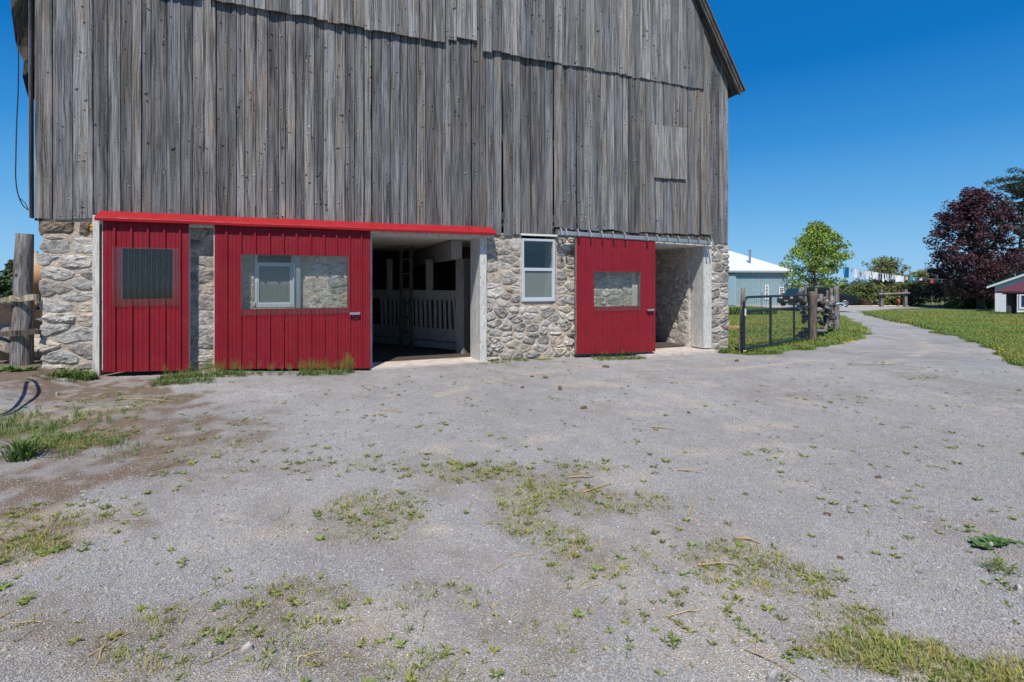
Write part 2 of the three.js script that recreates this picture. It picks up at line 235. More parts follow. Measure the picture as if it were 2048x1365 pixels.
{
  const steps = (list) => { const o = []; for (const [a, b, s] of list) for (let x = a; x < b - 1e-6; x += s) o.push(x); o.push(list[list.length - 1][1]); return o; };
  const xs = steps([[-400, -100, 60], [-100, -20, 8], [-20, -8, .5], [-8, 9, .075], [9, 15, .12], [15, 42, .28], [42, 100, 5], [100, 500, 50]]);
  const ds = steps([[-60, -10, 10], [-10, 1, 1], [1, 12, .075], [12, 20, .14], [20, 44, .3], [44, 60, .8], [60, 120, 8], [120, 600, 60]]);
  const nx = xs.length, nd = ds.length, pos = new Float32Array(nx * nd * 3), col = new Float32Array(nx * nd * 3), uv = new Float32Array(nx * nd * 2), idx = [];
  const c3 = [0, 0, 0], mix = (c, m) => { for (let k = 0; k < 3; k++) c3[k] = lerp(c3[k], c[k], m); };
  for (let j = 0; j < nd; j++) for (let i = 0; i < nx; i++) {
    const X = xs[i], D = ds[j], o = j * nx + i, near = D > 0 && D < 16 && X > -10 && X < 16;
    pos[o * 3] = X; pos[o * 3 + 1] = gh(X, D) + (near ? (fbm(X * 1.4, D * 1.4, 3, 5) - .5) * .03 : 0); pos[o * 3 + 2] = -D; uv[o * 2] = X / TILE; uv[o * 2 + 1] = D / TILE;
    const big = fbm(X * .6, D * .6, 4, 12), fine = fbm(X * 5, D * 5, 3, 14);
    if (onDrive(X, D)) {
      c3[0] = .485; c3[1] = .465; c3[2] = .452; const q = .93 + (big - .5) * .5 + (fine - .5) * .3; c3[0] *= q; c3[1] *= q; c3[2] *= q;
      const w = warpAt(X, D), thin = D < 16 ? smooth(.55, .74, fbm(X * .9 + 40, D * .9, 4, 91)) * .55 : 0;
      { const mot = smooth(.36, .62, fbm(X * 6.5, D * 6.5, 4, 33)), b = blob(soil, X, D, w); mix(X < -2 ? [.245, .18, .128] : [.29, .225, .168], clamp(Math.max(thin * .55, b * lerp(.8, 1.5, smooth(-1.5, -3, X))) * lerp(.25, 1.15, mot))); }
      if (near) mix([.26, .215, .13], clamp(weedAt(X, D) * .42 * (.5 + fine)));
      const tr = D < 40 ? smooth(.6, .72, fbm(X * .45 + D * .22, D * 1.7 - X * .5, 4, 55)) * .5 * smooth(.42, .62, fine) : 0;
      mix([.68, .58, .47], clamp(Math.max(blob(dust, X, D, w * .8) * .75, tr, near || D < 26 ? smooth(.17, .03, trackAt(X, D) + (fine - .5) * .16) * smooth(.4, .58, fbm(X * 2.6, D * 2.6, 3, 77)) * .75 : 0)));
      if (D > 20) mix([.5, .48, .46], .5);
    } else if (X < -4.2 && D < 22 && D > -2) { c3[0] = .24; c3[1] = .18; c3[2] = .125; const q = .7 + fine * .7; c3[0] *= q; c3[1] *= q; c3[2] *= q; }
    else { c3[0] = .15; c3[1] = .2; c3[2] = .055; mix([.24, .21, .1], smooth(.5, .7, big)); }
    for (let k = 0; k < 3; k++) col[o * 3 + k] = c3[k] * 2;
  }
  for (let j = 0; j < nd - 1; j++) for (let i = 0; i < nx - 1; i++) { const a = j * nx + i; idx.push(a, a + 1, a + nx, a + 1, a + nx + 1, a + nx); }
  const g = new THREE.BufferGeometry(); g.setAttribute('position', new THREE.BufferAttribute(pos, 3)); g.setAttribute('uv', new THREE.BufferAttribute(uv, 2)); g.setAttribute('color', new THREE.BufferAttribute(col, 3)); g.setIndex(idx); g.computeVertexNormals();
  mesh('ground', g, groundMat); meta(scene.children.at(-1), 'grey gravel farmyard and drive with soil and grass either side', 'ground', null, 'structure');
}

// ------------------------------------------------------------------ the barn
const barn = thing('barn', 'big weathered grey board barn on a stone base with red sliding doors', 'barn', [0, 0, -10], FACE);
const EAVE = 6.03, S0 = Fs(70), S1 = Fs(1454), MID = (S0 + S1) / 2, DEEP = 17;
const rakeY = (s) => { const e = Math.min(s - S0, S1 - s); return 6.33 + (e < 2.6 ? e * 1.62 : 2.6 * 1.62 + (e - 2.6) * .52); };

function plank(bl, br, tl, tr, yb, yt, z, th, seed, o = {}) {   // one upright board: x of its corners, a little warped, front edges chamfered
  const r = rng(seed), seg = o.seg || 5, pos = [], uv = [], ch = .004, u0 = r() * .85, v0 = r(), cup = (r() - .5) * .022, bow = (r() - .5) * .016, tilt = (r() - .5) * .012, rag = o.rag ?? .02, w0 = [(r() - .5) * rag, (r() - .5) * rag];
  const rows = [];
  for (let k = 0; k <= seg; k++) {
    const t = k / seg, j = k && k < seg ? (r() - .5) * .005 : 0, j2 = k && k < seg ? (r() - .5) * .005 : 0, l = lerp(bl, tl, t) + j, q = lerp(br, tr, t) + j2;
    const zz = z + bow * Math.sin(t * 3.14) + (r() - .5) * .003, ya = lerp(yb + w0[0], o.ytl ?? yt, t), yb2 = lerp(yb + w0[1], o.ytr ?? yt, t);
    rows.push([[l, ya, zz - th], [l, ya, zz + tilt - ch], [l + ch, ya, zz + tilt], [(l + q) / 2, (ya + yb2) / 2, zz + cup], [q - ch, yb2, zz - tilt], [q, yb2, zz - tilt - ch], [q, yb2, zz - th]]);
  }
  const put = (a, b, c, d) => { for (const p of [a, b, c, a, c, d]) { pos.push(...p); uv.push(u0 + (p[0] - bl + (p[2] - z)) / 2.4, v0 + p[1] / 6); } };
  for (let k = 0; k < seg; k++) for (let i = 0; i < 6; i++) put(rows[k][i], rows[k][i + 1], rows[k + 1][i + 1], rows[k + 1][i]);
  for (const [row, f] of [[rows[0], 1], [rows[seg], 0]]) f ? put(row[0], row[6], row[4], row[2]) : put(row[2], row[4], row[6], row[0]);
  for (let k = 0; k < seg; k++) put(rows[k][6], rows[k][0], rows[k + 1][0], rows[k + 1][6]);
  const col = new Array(pos.length).fill(1), area = (br - bl) * ((o.ytl ?? yt) - yb), nk = Math.round(area * (o.knots ?? 17) * rr(.2, 1.6, r));   // loosened knots and torn grain standing proud
  for (let k = 0; k < nk; k++) {
    const t = r(), l = lerp(bl, tl, t), q = lerp(br, tr, t), x = lerp(l + .02, q - .02, r()), y = lerp(yb + .05, Math.min(o.ytl ?? yt, o.ytr ?? yt) - .05, t), sl = r() < .3, a = sl ? rr(.02, .05, r) : rr(.009, .022, r), b = sl ? rr(.005, .008, r) : a * rr(.8, 1.3, r), h = rr(.012, .03, r), an = sl ? rr(-.6, .6, r) : r() * 3, zz = z + bow * Math.sin(t * 3.14) - .004, ring = [];
    for (let i = 0; i < 6; i++) { const th = i / 6 * 6.283, u = Math.cos(th) * a, v = Math.sin(th) * b; ring.push([x + u * Math.cos(an) - v * Math.sin(an), y + u * Math.sin(an) + v * Math.cos(an), zz]); }
    const tip = [x + (r() - .5) * a, y + b * .3, zz + h], tn = rr(.9, 2.6, r), c3 = [tn * 1.04, tn * .97, tn * .88];
    for (let i = 0; i < 6; i++) for (const p of [ring[i], ring[(i + 1) % 6], tip]) { pos.push(...p); uv.push(u0 + (p[0] - bl) / 2.4, v0 + p[1] / 6); col.push(...c3); }
  }
  return geoFrom(pos, uv, col);
}
let bseed = 500;
const bmat = (list = plankMats) => list[Math.floor(R() * list.length)];
// lower tier: x of the joints between the boards, left to right
const joints = [70, 107, 147, 187, 216, 242, 264, 284, 303, 334, 362, 386, 408, 433, 456, 473, 490, 512, 535, 557, 571, 591, 608, 628, 646, 670, 690, 709, 727, 744, 762, 780, 799, 815, 833, 850, 868, 884, 901, 919, 941, 958, 971, 986, 1003, 1024, 1040, 1061, 1073, 1089, 1106, 1123, 1138, 1150, 1164, 1182, 1198, 1211, 1226, 1242, 1255, 1276, 1288, 1308, 1323, 1343, 1356, 1372, 1386, 1397, 1418, 1436, 1455];
const lowEdge = (px) => px < 187 ? Fy(px, 439) : px < 990 ? 2.52 : px < 1105 ? Fy(px, lerp(470, 473, (px - 990) / 115)) : px < 1418 ? Fy(px, lerp(457, 471, (px - 1106) / 312)) : Fy(px, 487);
for (let i = 0; i < joints.length - 1; i++) {
  const a = joints[i], b = joints[i + 1], gap = R() < .2 ? rr(.016, .032) : rr(.005, .011);
  let bl = Fs(a) + gap / 2, br = Fs(b) - gap / 2, tl = bl, tr = br; const m = (a + b) / 2, sm = (bl + br) / 2, yb = lowEdge(m) + rr(-.02, .02);
  if (a === 986) { br -= .012; } if (a === 1003) { bl += .034; } if (a === 1024) { tl -= .0; }
  if (a === 1386) { br -= .03; } if (a === 1397) { bl += .022; } if (a === 941) { bl += .02; } if (a === 1089) { br -= .02; } if (a === 1150) bl += .03;
  const covered = (m < 890) || (m > 965 && m < 1394), top = covered ? EAVE + .45 : 99;
  const yt = Math.min(top, rakeY(sm));
  mesh('siding_board', plank(bl, br, tl, tr, yb, yt, .03 + rr(-.006, .006) + (m > 1106 && m < 1418 ? .035 : 0), .026, bseed++, { ytl: Math.min(top, rakeY(bl)), ytr: Math.min(top, rakeY(br)) }), bmat(), barn);
}
// upper tier, lapping over the lower one
{
  const up = [rakeY, []]; let x = 58; const cuts = [58]; while (x < 885) { x += rr(17, 31); cuts.push(Math.min(890, x)); } if (cuts.at(-1) < 890) cuts.push(890);
  const right = [966, 984, 1003, 1021, 1041, 1058, 1072, 1090, 1108, 1124, 1142, 1158, 1172, 1188, 1206, 1222, 1238, 1252, 1265, 1280, 1300, 1321, 1340, 1356, 1372, 1390, 1408];
  for (const list of [cuts, right]) for (let i = 0; i < list.length - 1; i++) {
    const gap = R() < .14 ? .022 : .005, bl = Fs(list[i], .08) + gap / 2, br = Fs(list[i + 1], .08) - gap / 2; if (bl < S0 + .02) continue;
    const yb = EAVE - .02 + rr(-.02, .02) + (list === cuts && R() < .07 ? .13 : 0);
    mesh('upper_siding_board', plank(bl, br, bl, br, yb, 0, .095 + rr(-.006, .006), .026, bseed++, { ytl: rakeY(bl), ytr: rakeY(br), rag: .035, seg: 6 }), bmat(R() < .65 ? palePlankMats : plankMats), barn);
  }
  // three pale boards that bridge the break between the tiers
  const c = [897, 914, 933, 955]; for (let i = 0; i < 3; i++) { const bl = Fs(c[i], .1) + .004, br = Fs(c[i + 1], .1) - .004; mesh('bridging_board', plank(bl, br, bl, br, Fy(c[i], 74, .1) + rr(-.03, .03), rakeY(bl), .075, .022, bseed++, { rag: .02 }), palePlankMats[2], barn); }
}
// a boarded-over hatch
{ const h = [1309, 1323, 1342, 1356, 1373]; for (let i = 0; i < 4; i++) { const bl = Fs(h[i], .1) + .003, br = Fs(h[i + 1], .1) - .003; mesh('hatch_board', plank(bl, br, bl, br, Fy(h[i], 355 + i, .1), Fy(h[i], 250 + i * 1.5, .1), .108, .024, bseed++, { rag: .01, knots: 4 }), palePlankMats[2], barn); } }
// nailing girts behind the boards, and the corner boards at the left edge
for (const y of [2.75, 4.3, 5.9]) mesh('girt', uvMetres(box(S0 + .1, S1 - .1, y, y + .15, -.16, -.02), .3), darkWood, barn);
for (const [x, z] of [[-.03, -.05], [-.055, -.28]]) mesh('corner_board', plank(S0 + x - .02, S0 + x, S0 + x - .03, S0 + x - .006, Fy(72, 437), EAVE + .3, z + .1, .09, bseed++), plankMats[2], barn);
// side walls, rear wall, loft floor
mesh('side_wall', uvMetres(box(S0 - .02, S0 + .05, 2.4, EAVE + .3, -DEEP, -.03), .3), darkWood, barn);
mesh('side_wall', uvMetres(box(S1 - .05, S1, 2.4, EAVE + .3, -DEEP, -.03), .3), darkWood, barn);
{ const sh = new THREE.Shape([[S0, -.4], [S1, -.4], [S1, EAVE + .2], [S1 - 2.6, rakeY(S1 - 2.6) - .1], [MID, rakeY(MID) - .1], [S0 + 2.6, rakeY(S0 + 2.6) - .1], [S0, EAVE + .2]].map((p) => new THREE.Vector2(...p))); const g = new THREE.ExtrudeGeometry(sh, { depth: .1, bevelEnabled: false }); g.translate(0, 0, -DEEP); mesh('rear_wall', uvMetres(g, .3), darkWood, barn); }
mesh('loft_floor', uvMetres(box(S0 + .06, S1 - .06, 2.62, 2.68, -DEEP + .1, -.06), .3), darkWood, barn);
// roof: a steep lower slope and a flatter upper one on either side, with a rake overhang
const roofMetal = mat(.2, .2, .21, .5, { metalness: .4, map: scuff });
const slope = (pts, z0, z1) => { const g = new THREE.ExtrudeGeometry(new THREE.Shape(pts.map((p) => new THREE.Vector2(...p))), { depth: z1 - z0, bevelEnabled: false }); g.translate(0, 0, z0); return uvMetres(g, .3); };
for (const sg of [1, -1]) {
  const X = (d) => MID + sg * ((S1 - S0) / 2 - d), bk = 6.33 + 2.6 * 1.62, rg = rakeY(MID);
  const low = mesh('lower_roof_slope', slope([[X(-.2), 6.03], [X(2.6), bk], [X(2.6) + sg * .03, bk + .07], [X(-.24), 6.08]], -DEEP - .3, .27), darkWood, barn);
  mesh('roof_sheet', slope([[X(-.28), 6.06], [X(2.58), bk + .08], [X(2.56), bk + .115], [X(-.29), 6.09]], -DEEP - .35, .3), roofMetal, low);
  mesh('upper_roof_slope', slope([[X(2.4), bk - .06], [MID, rg], [MID, rg + .14], [X(2.35), bk + .12]], -DEEP - .35, .3), roofMetal, barn);
  const f = mesh('rake_board', slope([[X(-.19), 5.97], [X(2.6), bk - .06], [X(2.6), bk + .0], [X(-.19), 6.03]], .2, .245), boardMats[5], barn); f.userData.label = 'dark rake board under the roof edge';
}
// loose roof edge hanging at the left corner
{
  const n = -.15, pr = [[24, -60], [33, 30], [36, 92], [52, 128], [55, 160], [62, 198]], q = [[72, -60], [71, 40], [70, 95], [69, 130], [68, 165], [66, 196]], pos = [];
  const L = pr.map(([a, b], i) => { const p = F(a, b, n); return [p.s, p.y, n + Math.sin(i * 1.9) * .05 + .1]; }), Rr = q.map(([a, b], i) => { const p = F(a, b, n); return [p.s, p.y, n - .1 + Math.cos(i * 2.3) * .04]; });
  const quad = (a, b, c, d) => { for (const v of [a, b, c, a, c, d]) pos.push(...v); }, back = (v) => [v[0], v[1], v[2] - .025];
  for (let i = 0; i < L.length - 1; i++) { quad(L[i + 1], Rr[i + 1], Rr[i], L[i]); quad(back(L[i]), back(Rr[i]), back(Rr[i + 1]), back(L[i + 1])); quad(L[i], back(L[i]), back(L[i + 1]), L[i + 1]); quad(Rr[i + 1], back(Rr[i + 1]), back(Rr[i]), Rr[i]); }
  mesh('torn_eave_board', uvMetres(geoFrom(pos), .4), darkWood, barn, 'torn dark eave board hanging down at the corner');
}
// broken wire hanging below it
{ const w = [[36, -60], [36, 60], [36, 170], [33, 240], [31, 320], [31, 360], [36, 390], [46, 412], [56, 420], [65, 421]].map(([a, b]) => { const p = F(a, b, -.1); return V(p.s, p.y, -.1); }); const c = new THREE.CatmullRomCurve3(w);
  mesh('hanging_wire', merge([new THREE.TubeGeometry(c, 60, .008, 5), tube([V(...Object.values({ x: w[8].x, y: w[8].y, z: -.1 })), V(w[8].x - .03, w[8].y + .09, -.1), V(w[8].x - .09, w[8].y + .16, -.1)], .005, 4)]), mat(.03, .03, .035, .7), barn); }

// ---- stone base
function stoneGeo(c, dome, seed) {   // c: four corners [x, y] from lower left, anticlockwise
  const r = rng(seed), nu = 9, nv = 7, pos = [], uv = [], P = [], ou = r() * 5, ov = r() * 5, sx = c[1][0] - c[0][0], sy = c[3][1] - c[0][1], round = rr(.12, .42, r), lean = rr(-.35, .35, r), lean2 = rr(-.3, .5, r);
  for (let j = 0; j <= nv; j++) for (let i = 0; i <= nu; i++) {
    let a = i / nu * 2 - 1, b = j / nv * 2 - 1; const A = a * Math.sqrt(1 - round * b * b * .9 * .5 * (1 + .4 * Math.sin(seed))), B = b * Math.sqrt(1 - round * a * a * .5);
    const ta = (A + 1) / 2, tb = (B + 1) / 2;
    let x = lerp(lerp(c[0][0], c[1][0], ta), lerp(c[3][0], c[2][0], ta), tb), y = lerp(lerp(c[0][1], c[1][1], ta), lerp(c[3][1], c[2][1], ta), tb);
    const edge = i === 0 || j === 0 || i === nu || j === nv, e2 = i === 1 || j === 1 || i === nu - 1 || j === nv - 1, h = edge ? -.03 : dome * ((e2 ? .55 : 1) + lean * a * .4 + lean2 * b * .3);
    const k = (fbm3(x * 9 + ou, y * 13 + ov, seed * .37, 3) - .5), k2 = vnoise(x * 24 + ou * 3, y * 34, seed) - .5;
    x += (vnoise(x * 14, y * 14, seed + 3) - .5) * .03; y += (vnoise(x * 14, y * 14, seed + 9) - .5) * .026;
    P.push([x, y, edge ? -.03 : h + k * dome * 1.5 + k2 * dome * .7]);
  }
  const w = nu + 1; for (let j = 0; j < nv; j++) for (let i = 0; i < nu; i++) { const q = j * w + i; for (const t of [q, q + 1, q + w + 1, q, q + w + 1, q + w]) { pos.push(...P[t]); uv.push(P[t][0] * .9 + ou, P[t][1] * .9 + ov); } }
  return geoFrom(pos, uv);
}
let sseed = 9000;
function rubbleGeo(cx, cy, rad, dome, seed) {   // an irregular stone: outline as a radius at each angle, face broken by noise
  const r = rng(seed), n = rad.length, rings = [1, .9, .66, .34, 0], P = [], pos = [], uv = [], ou = r() * 5, ov = r() * 5, tx = rr(-.5, .5, r), ty = rr(-.3, .6, r), big = Math.max(...rad);
  for (let k = 0; k < rings.length; k++) for (let i = 0; i < n; i++) {
    const f = rings[k], th = i / n * 6.283, d = rad[i] * f, x = cx + Math.cos(th) * d, y = cy + Math.sin(th) * d, q = (fbm3(x * 8 + ou, y * 13 + ov, seed * .37, 3) - .5) * 1.7 + (vnoise(x * 30 + ou * 3, y * 44, seed) - .5) * .7;
    P.push([x, y, k === 0 ? -.014 : dome * .72 * ((k === 1 ? .6 : 1) + (tx * (x - cx) + ty * (y - cy)) / big * .8 + q)]);
  }
  for (let k = 0; k < rings.length - 1; k++) for (let i = 0; i < n; i++) { const a = k * n + i, b = k * n + (i + 1) % n; for (const t of (k === rings.length - 2 ? [a, b, b + n] : [a, b, b + n, a, b + n, a + n])) { pos.push(...P[t]); uv.push(P[t][0] * .9 + ou, P[t][1] * .9 + ov); } }
  return geoFrom(pos, uv);
}
function layStones(wall, s0, s1, y0, y1, o = {}) {   // random rubble: cells round scattered, weighted seeds, wider than tall
  const r = rng(o.seed || 3), gap = o.gap ?? .008, hm = ((o.hmin || .1) + (o.hmax || .22)) / 2, asp = ((o.wmin || 1) + (o.wmax || 2.6)) / 2, W = (s1 - s0) / asp, H = y1 - y0, n = Math.max(4, Math.round(W * H / (hm * hm))), S = [];
  for (let k = 0; k < n; k++) { let best, bd = -1; for (let c = 0; c < 9; c++) { const p = [r() * W, r() * H]; let d = 1e9; for (const q of S) d = Math.min(d, Math.hypot(p[0] - q[0], (p[1] - q[1]) * 1.25)); if (d > bd) { bd = d; best = p; } } S.push([...best, Math.pow(r(), 1.6) * hm * hm * .55]); }
  for (let k = 0; k < n; k++) {
    const [px, py, pw] = S[k]; let poly = [[0, 0], [W, 0], [W, H], [0, H]];
    for (let j = 0; j < n && poly.length; j++) if (j !== k) {
      const [qx, qy, qw] = S[j], dx = qx - px, dy = qy - py, c = (qx * qx + qy * qy - px * px - py * py - qw + pw) / 2, out = [];
      for (let i = 0; i < poly.length; i++) { const A = poly[i], B = poly[(i + 1) % poly.length], a = A[0] * dx + A[1] * dy - c, b = B[0] * dx + B[1] * dy - c; if (a <= 0) out.push(A); if ((a < 0 && b > 0) || (a > 0 && b < 0)) { const t = a / (a - b); out.push([lerp(A[0], B[0], t), lerp(A[1], B[1], t)]); } }
      poly = out;
    }
    if (poly.length < 3) { continue; }
    poly = poly.map(([x, y]) => [s0 + x * asp, y0 + y]); let cx = 0, cy = 0; for (const [x, y] of poly) { cx += x / poly.length; cy += y / poly.length; }
    const m = 18, rad = []; for (let i = 0; i < m; i++) { const th = i / m * 6.283, ux = Math.cos(th), uy = Math.sin(th); let d = 1e9; for (let e = 0; e < poly.length; e++) { const A = poly[e], B = poly[(e + 1) % poly.length], ex = B[0] - A[0], ey = B[1] - A[1], L = Math.hypot(ex, ey); if (L < 1e-6) continue; const den = (ux * ey - uy * ex) / L; if (den > 1e-6) { const dist = ((A[0] - cx) * ey - (A[1] - cy) * ex) / L; d = Math.min(d, Math.max(.004, dist - gap) / den); } } rad.push(d); }
    const sm = rad.map((v, i) => v * .74 + (rad[(i + 1) % m] + rad[(i + m - 1) % m]) * .13).map((v, i) => Math.min(v, rad[i] * 1.06) * (1 + (vnoise(i * .8, k * 3.3, o.seed) - .5) * .12)), w = Math.max(...sm), ok = !(o.skip && o.skip(cx, cy, w * .6, w * .4)), mi = Math.floor(r() * stoneMats.length), dm = rr(.008, .028, r) * (o.dome || 1);
    if (ok) mesh('stone', rubbleGeo(cx, cy, sm, dm, sseed++), o.mat || stoneMats[mi], wall);
  }
}
function wallSlab(sh, holes = []) { const s = new THREE.Shape(sh.map((p) => new THREE.Vector2(...p))); for (const h of holes) s.holes.push(new THREE.Path(h.map((p) => new THREE.Vector2(...p)))); const g = new THREE.ExtrudeGeometry(s, { depth: .5, bevelEnabled: false }); g.translate(0, 0, -.5); return uvMetres(g, 1); }
const rectS = (a, b, y0, y1) => [[a, y0], [b, y0], [b, y1], [a, y1]];
const WB = -.5;
// left pier
const sA0 = Fs(79), sA1 = Fs(190), yA = Fy(120, 440);
const wallA = mesh('stone_wall', wallSlab(rectS(sA0 + .03, sA1, WB, yA + .1)), mortarMat, barn);
layStones(wallA, sA0 - .02, sA1, .2, yA - .24, { seed: 11, hmin: .12, hmax: .21, wmin: 1.7, wmax: 2.9, gap: .009, dome: 1.7 });
{ const c = Fs(152); for (const [a, b, m] of [[sA0 - .03, c, brownStone], [c + .02, sA1 - .04, brownStone]]) mesh('stone', stoneGeo([[a, yA - .235], [b, yA - .225], [b, yA - .01], [a, yA - .005]], .03, sseed++), m, wallA, 'flat brown stone under the boards'); }
mesh('insulation_foam', stoneGeo([[Fs(182), yA - .2], [Fs(189), yA - .2], [Fs(190), yA - .02], [Fs(180), yA - .03]], .05, 77), mat(.45, .23, .04, .9), wallA, 'patch of yellow foam in the joint');
// wall between the small door and the big opening
const sB0 = Fs(372), sB1 = Fs(738), yB = 2.5, w1 = { a: Fs(507), b: Fs(589), y0: Fy(548, 616), y1: Fy(548, 486) };
const wallB = mesh('stone_wall', wallSlab(rectS(sB0, sB1, WB, yB), [rectS(w1.a, w1.b, w1.y0, w1.y1)]), mortarMat, barn);
const outside = (x, y, w, hh, h) => x + w < h.a || x - w > h.b || y + hh < h.y0 || y - hh > h.y1;
layStones(wallB, sB0, Fs(432), .1, yB, { seed: 21, hmin: .1, hmax: .2, wmin: 1.8, wmax: 3.2 });
layStones(wallB, Fs(478), Fs(700), 1.0, 2.2, { seed: 23, hmin: .12, hmax: .24, wmin: 1.2, wmax: 2.2, skip: (x, y, w, h) => !outside(x, y, w, h, w1) });
// wall with the window, on behind the narrow door
const sC0 = Fs(966), sC1 = Fs(1264), yC = Fy(1050, 468), w2 = { a: Fs(1043), b: Fs(1111), y0: Fy(1076, 604), y1: yC };
const wallC = mesh('stone_wall', wallSlab([[sC0, WB], [sC1, WB], [sC1, yC], [w2.b, yC], [w2.b, w2.y0], [w2.a, w2.y0], [w2.a, yC], [sC0, yC]]), mortarMat, barn);
layStones(wallC, sC0, Fs(1156), -.04, 1.02, { seed: 31, hmin: .09, hmax: .2, wmin: 1.2, wmax: 2.2, dome: 1.8, gap: .01 });
layStones(wallC, sC0 + .02, w2.a - .02, 1.0, yC, { seed: 33, hmin: .08, hmax: .18, wmin: 1.8, wmax: 3.4, gap: .011 });
layStones(wallC, w2.b + .02, Fs(1156), 1.0, yC, { seed: 34, hmin: .1, hmax: .2, wmin: 1.3, wmax: 2.4, dome: 1.3, gap: .011 });
layStones(wallC, Fs(1172), sC1, .9, 2.0, { seed: 35, hmin: .12, hmax: .22, wmin: 1.1, wmax: 2.0, dome: 1.1 });
// right corner
const sD0 = Fs(1417), sD1 = Fs(1458), yD = Fy(1440, 488);
const wallD = mesh('stone_wall', wallSlab(rectS(sD0, sD1 - .03, WB, yD + .05)), mortarMat, barn);
layStones(wallD, sD0 + .02, sD1 + .01, -.12, yD, { seed: 41, hmin: .12, hmax: .22, wmin: 1.3, wmax: 2.2, dome: 1.9, gap: .009 });
// side and rear base walls (unseen), the passage walls
for (const [a, b] of [[sA0 + .03, sA0 + .5], [sD1 - .5, sD1 - .03]]) mesh('side_base_wall', uvMetres(box(a, b, WB, 2.55, -DEEP + .15, -.52), 1), mortarMat, barn);

// ---- floors, sills, jambs, headers
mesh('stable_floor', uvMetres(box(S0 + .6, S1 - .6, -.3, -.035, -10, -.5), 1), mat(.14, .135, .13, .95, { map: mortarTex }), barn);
mesh('door_sill', uvMetres(box(Fs(738), Fs(972), -.3, -.025, -.52, .16), 1), concreteMat, barn, 'pale concrete sill of the big opening');
mesh('door_sill', uvMetres(box(Fs(1262), Fs(1420), -.4, Fy(1400, 699), -.52, .3), 1), concreteMat, barn, 'pale concrete sill of the narrow doorway');
mesh('door_sill', uvMetres(box(Fs(190), Fs(375), -.3, .08, -.52, -.02), 1), concreteMat, barn);
const lime = (a, b, y0, y1, z0, z1, p = barn, n = 'door_jamb', l) => mesh(n, uvMetres(box(a, b, y0, y1, z0, z1), .8, R() * 4, R() * 4), limewash, p, l);
lime(Fs(190), Fs(203), .05, 2.5, -.5, .1);
lime(Fs(375), Fs(381), .05, 2.45, -.5, .04);
{ const j = lime(Fs(957.5), Fs(971), -.04, 2.44, -.1, .07, barn, 'door_jamb', 'weathered white timber jamb beside the dark opening'); lime(Fs(957), Fs(964), -.03, 2.42, -.54, -.105, j, 'jamb_lining'); }
lime(Fs(735), Fs(744), -.04, 2.42, -.5, .03);
lime(Fs(738), Fs(972), 2.37, 2.5, -.03, .1, barn, 'door_header'); lime(Fs(738), Fs(972), 2.36, 2.5, -.5, -.035, barn, 'door_header');
lime(Fs(203), Fs(378), 2.4, 2.5, -.4, .06, barn, 'door_header');
const rs = [Fs(1403), Fs(1419)];
lime(rs[0], rs[1], Fy(1410, 696), Fy(1410, 484), -.34, .07, barn, 'door_jamb', 'broad white timber jamb of the narrow doorway');
lime(Fs(1262), Fs(1280), -.12, 2.45, -.5, .06);
const headY = Fy(1350, 492); lime(Fs(1262), rs[1], headY, headY + .12, -.5, .1, barn, 'door_header');
mesh('lintel', uvMetres(box(Fs(1110), Fs(1420), headY + .125, headY + .27, -.3, .04), .3), darkWood, barn);
mesh('lintel', uvMetres(box(Fs(190), Fs(1000), 2.51, 2.61, -.3, .0), .3), darkWood, barn);

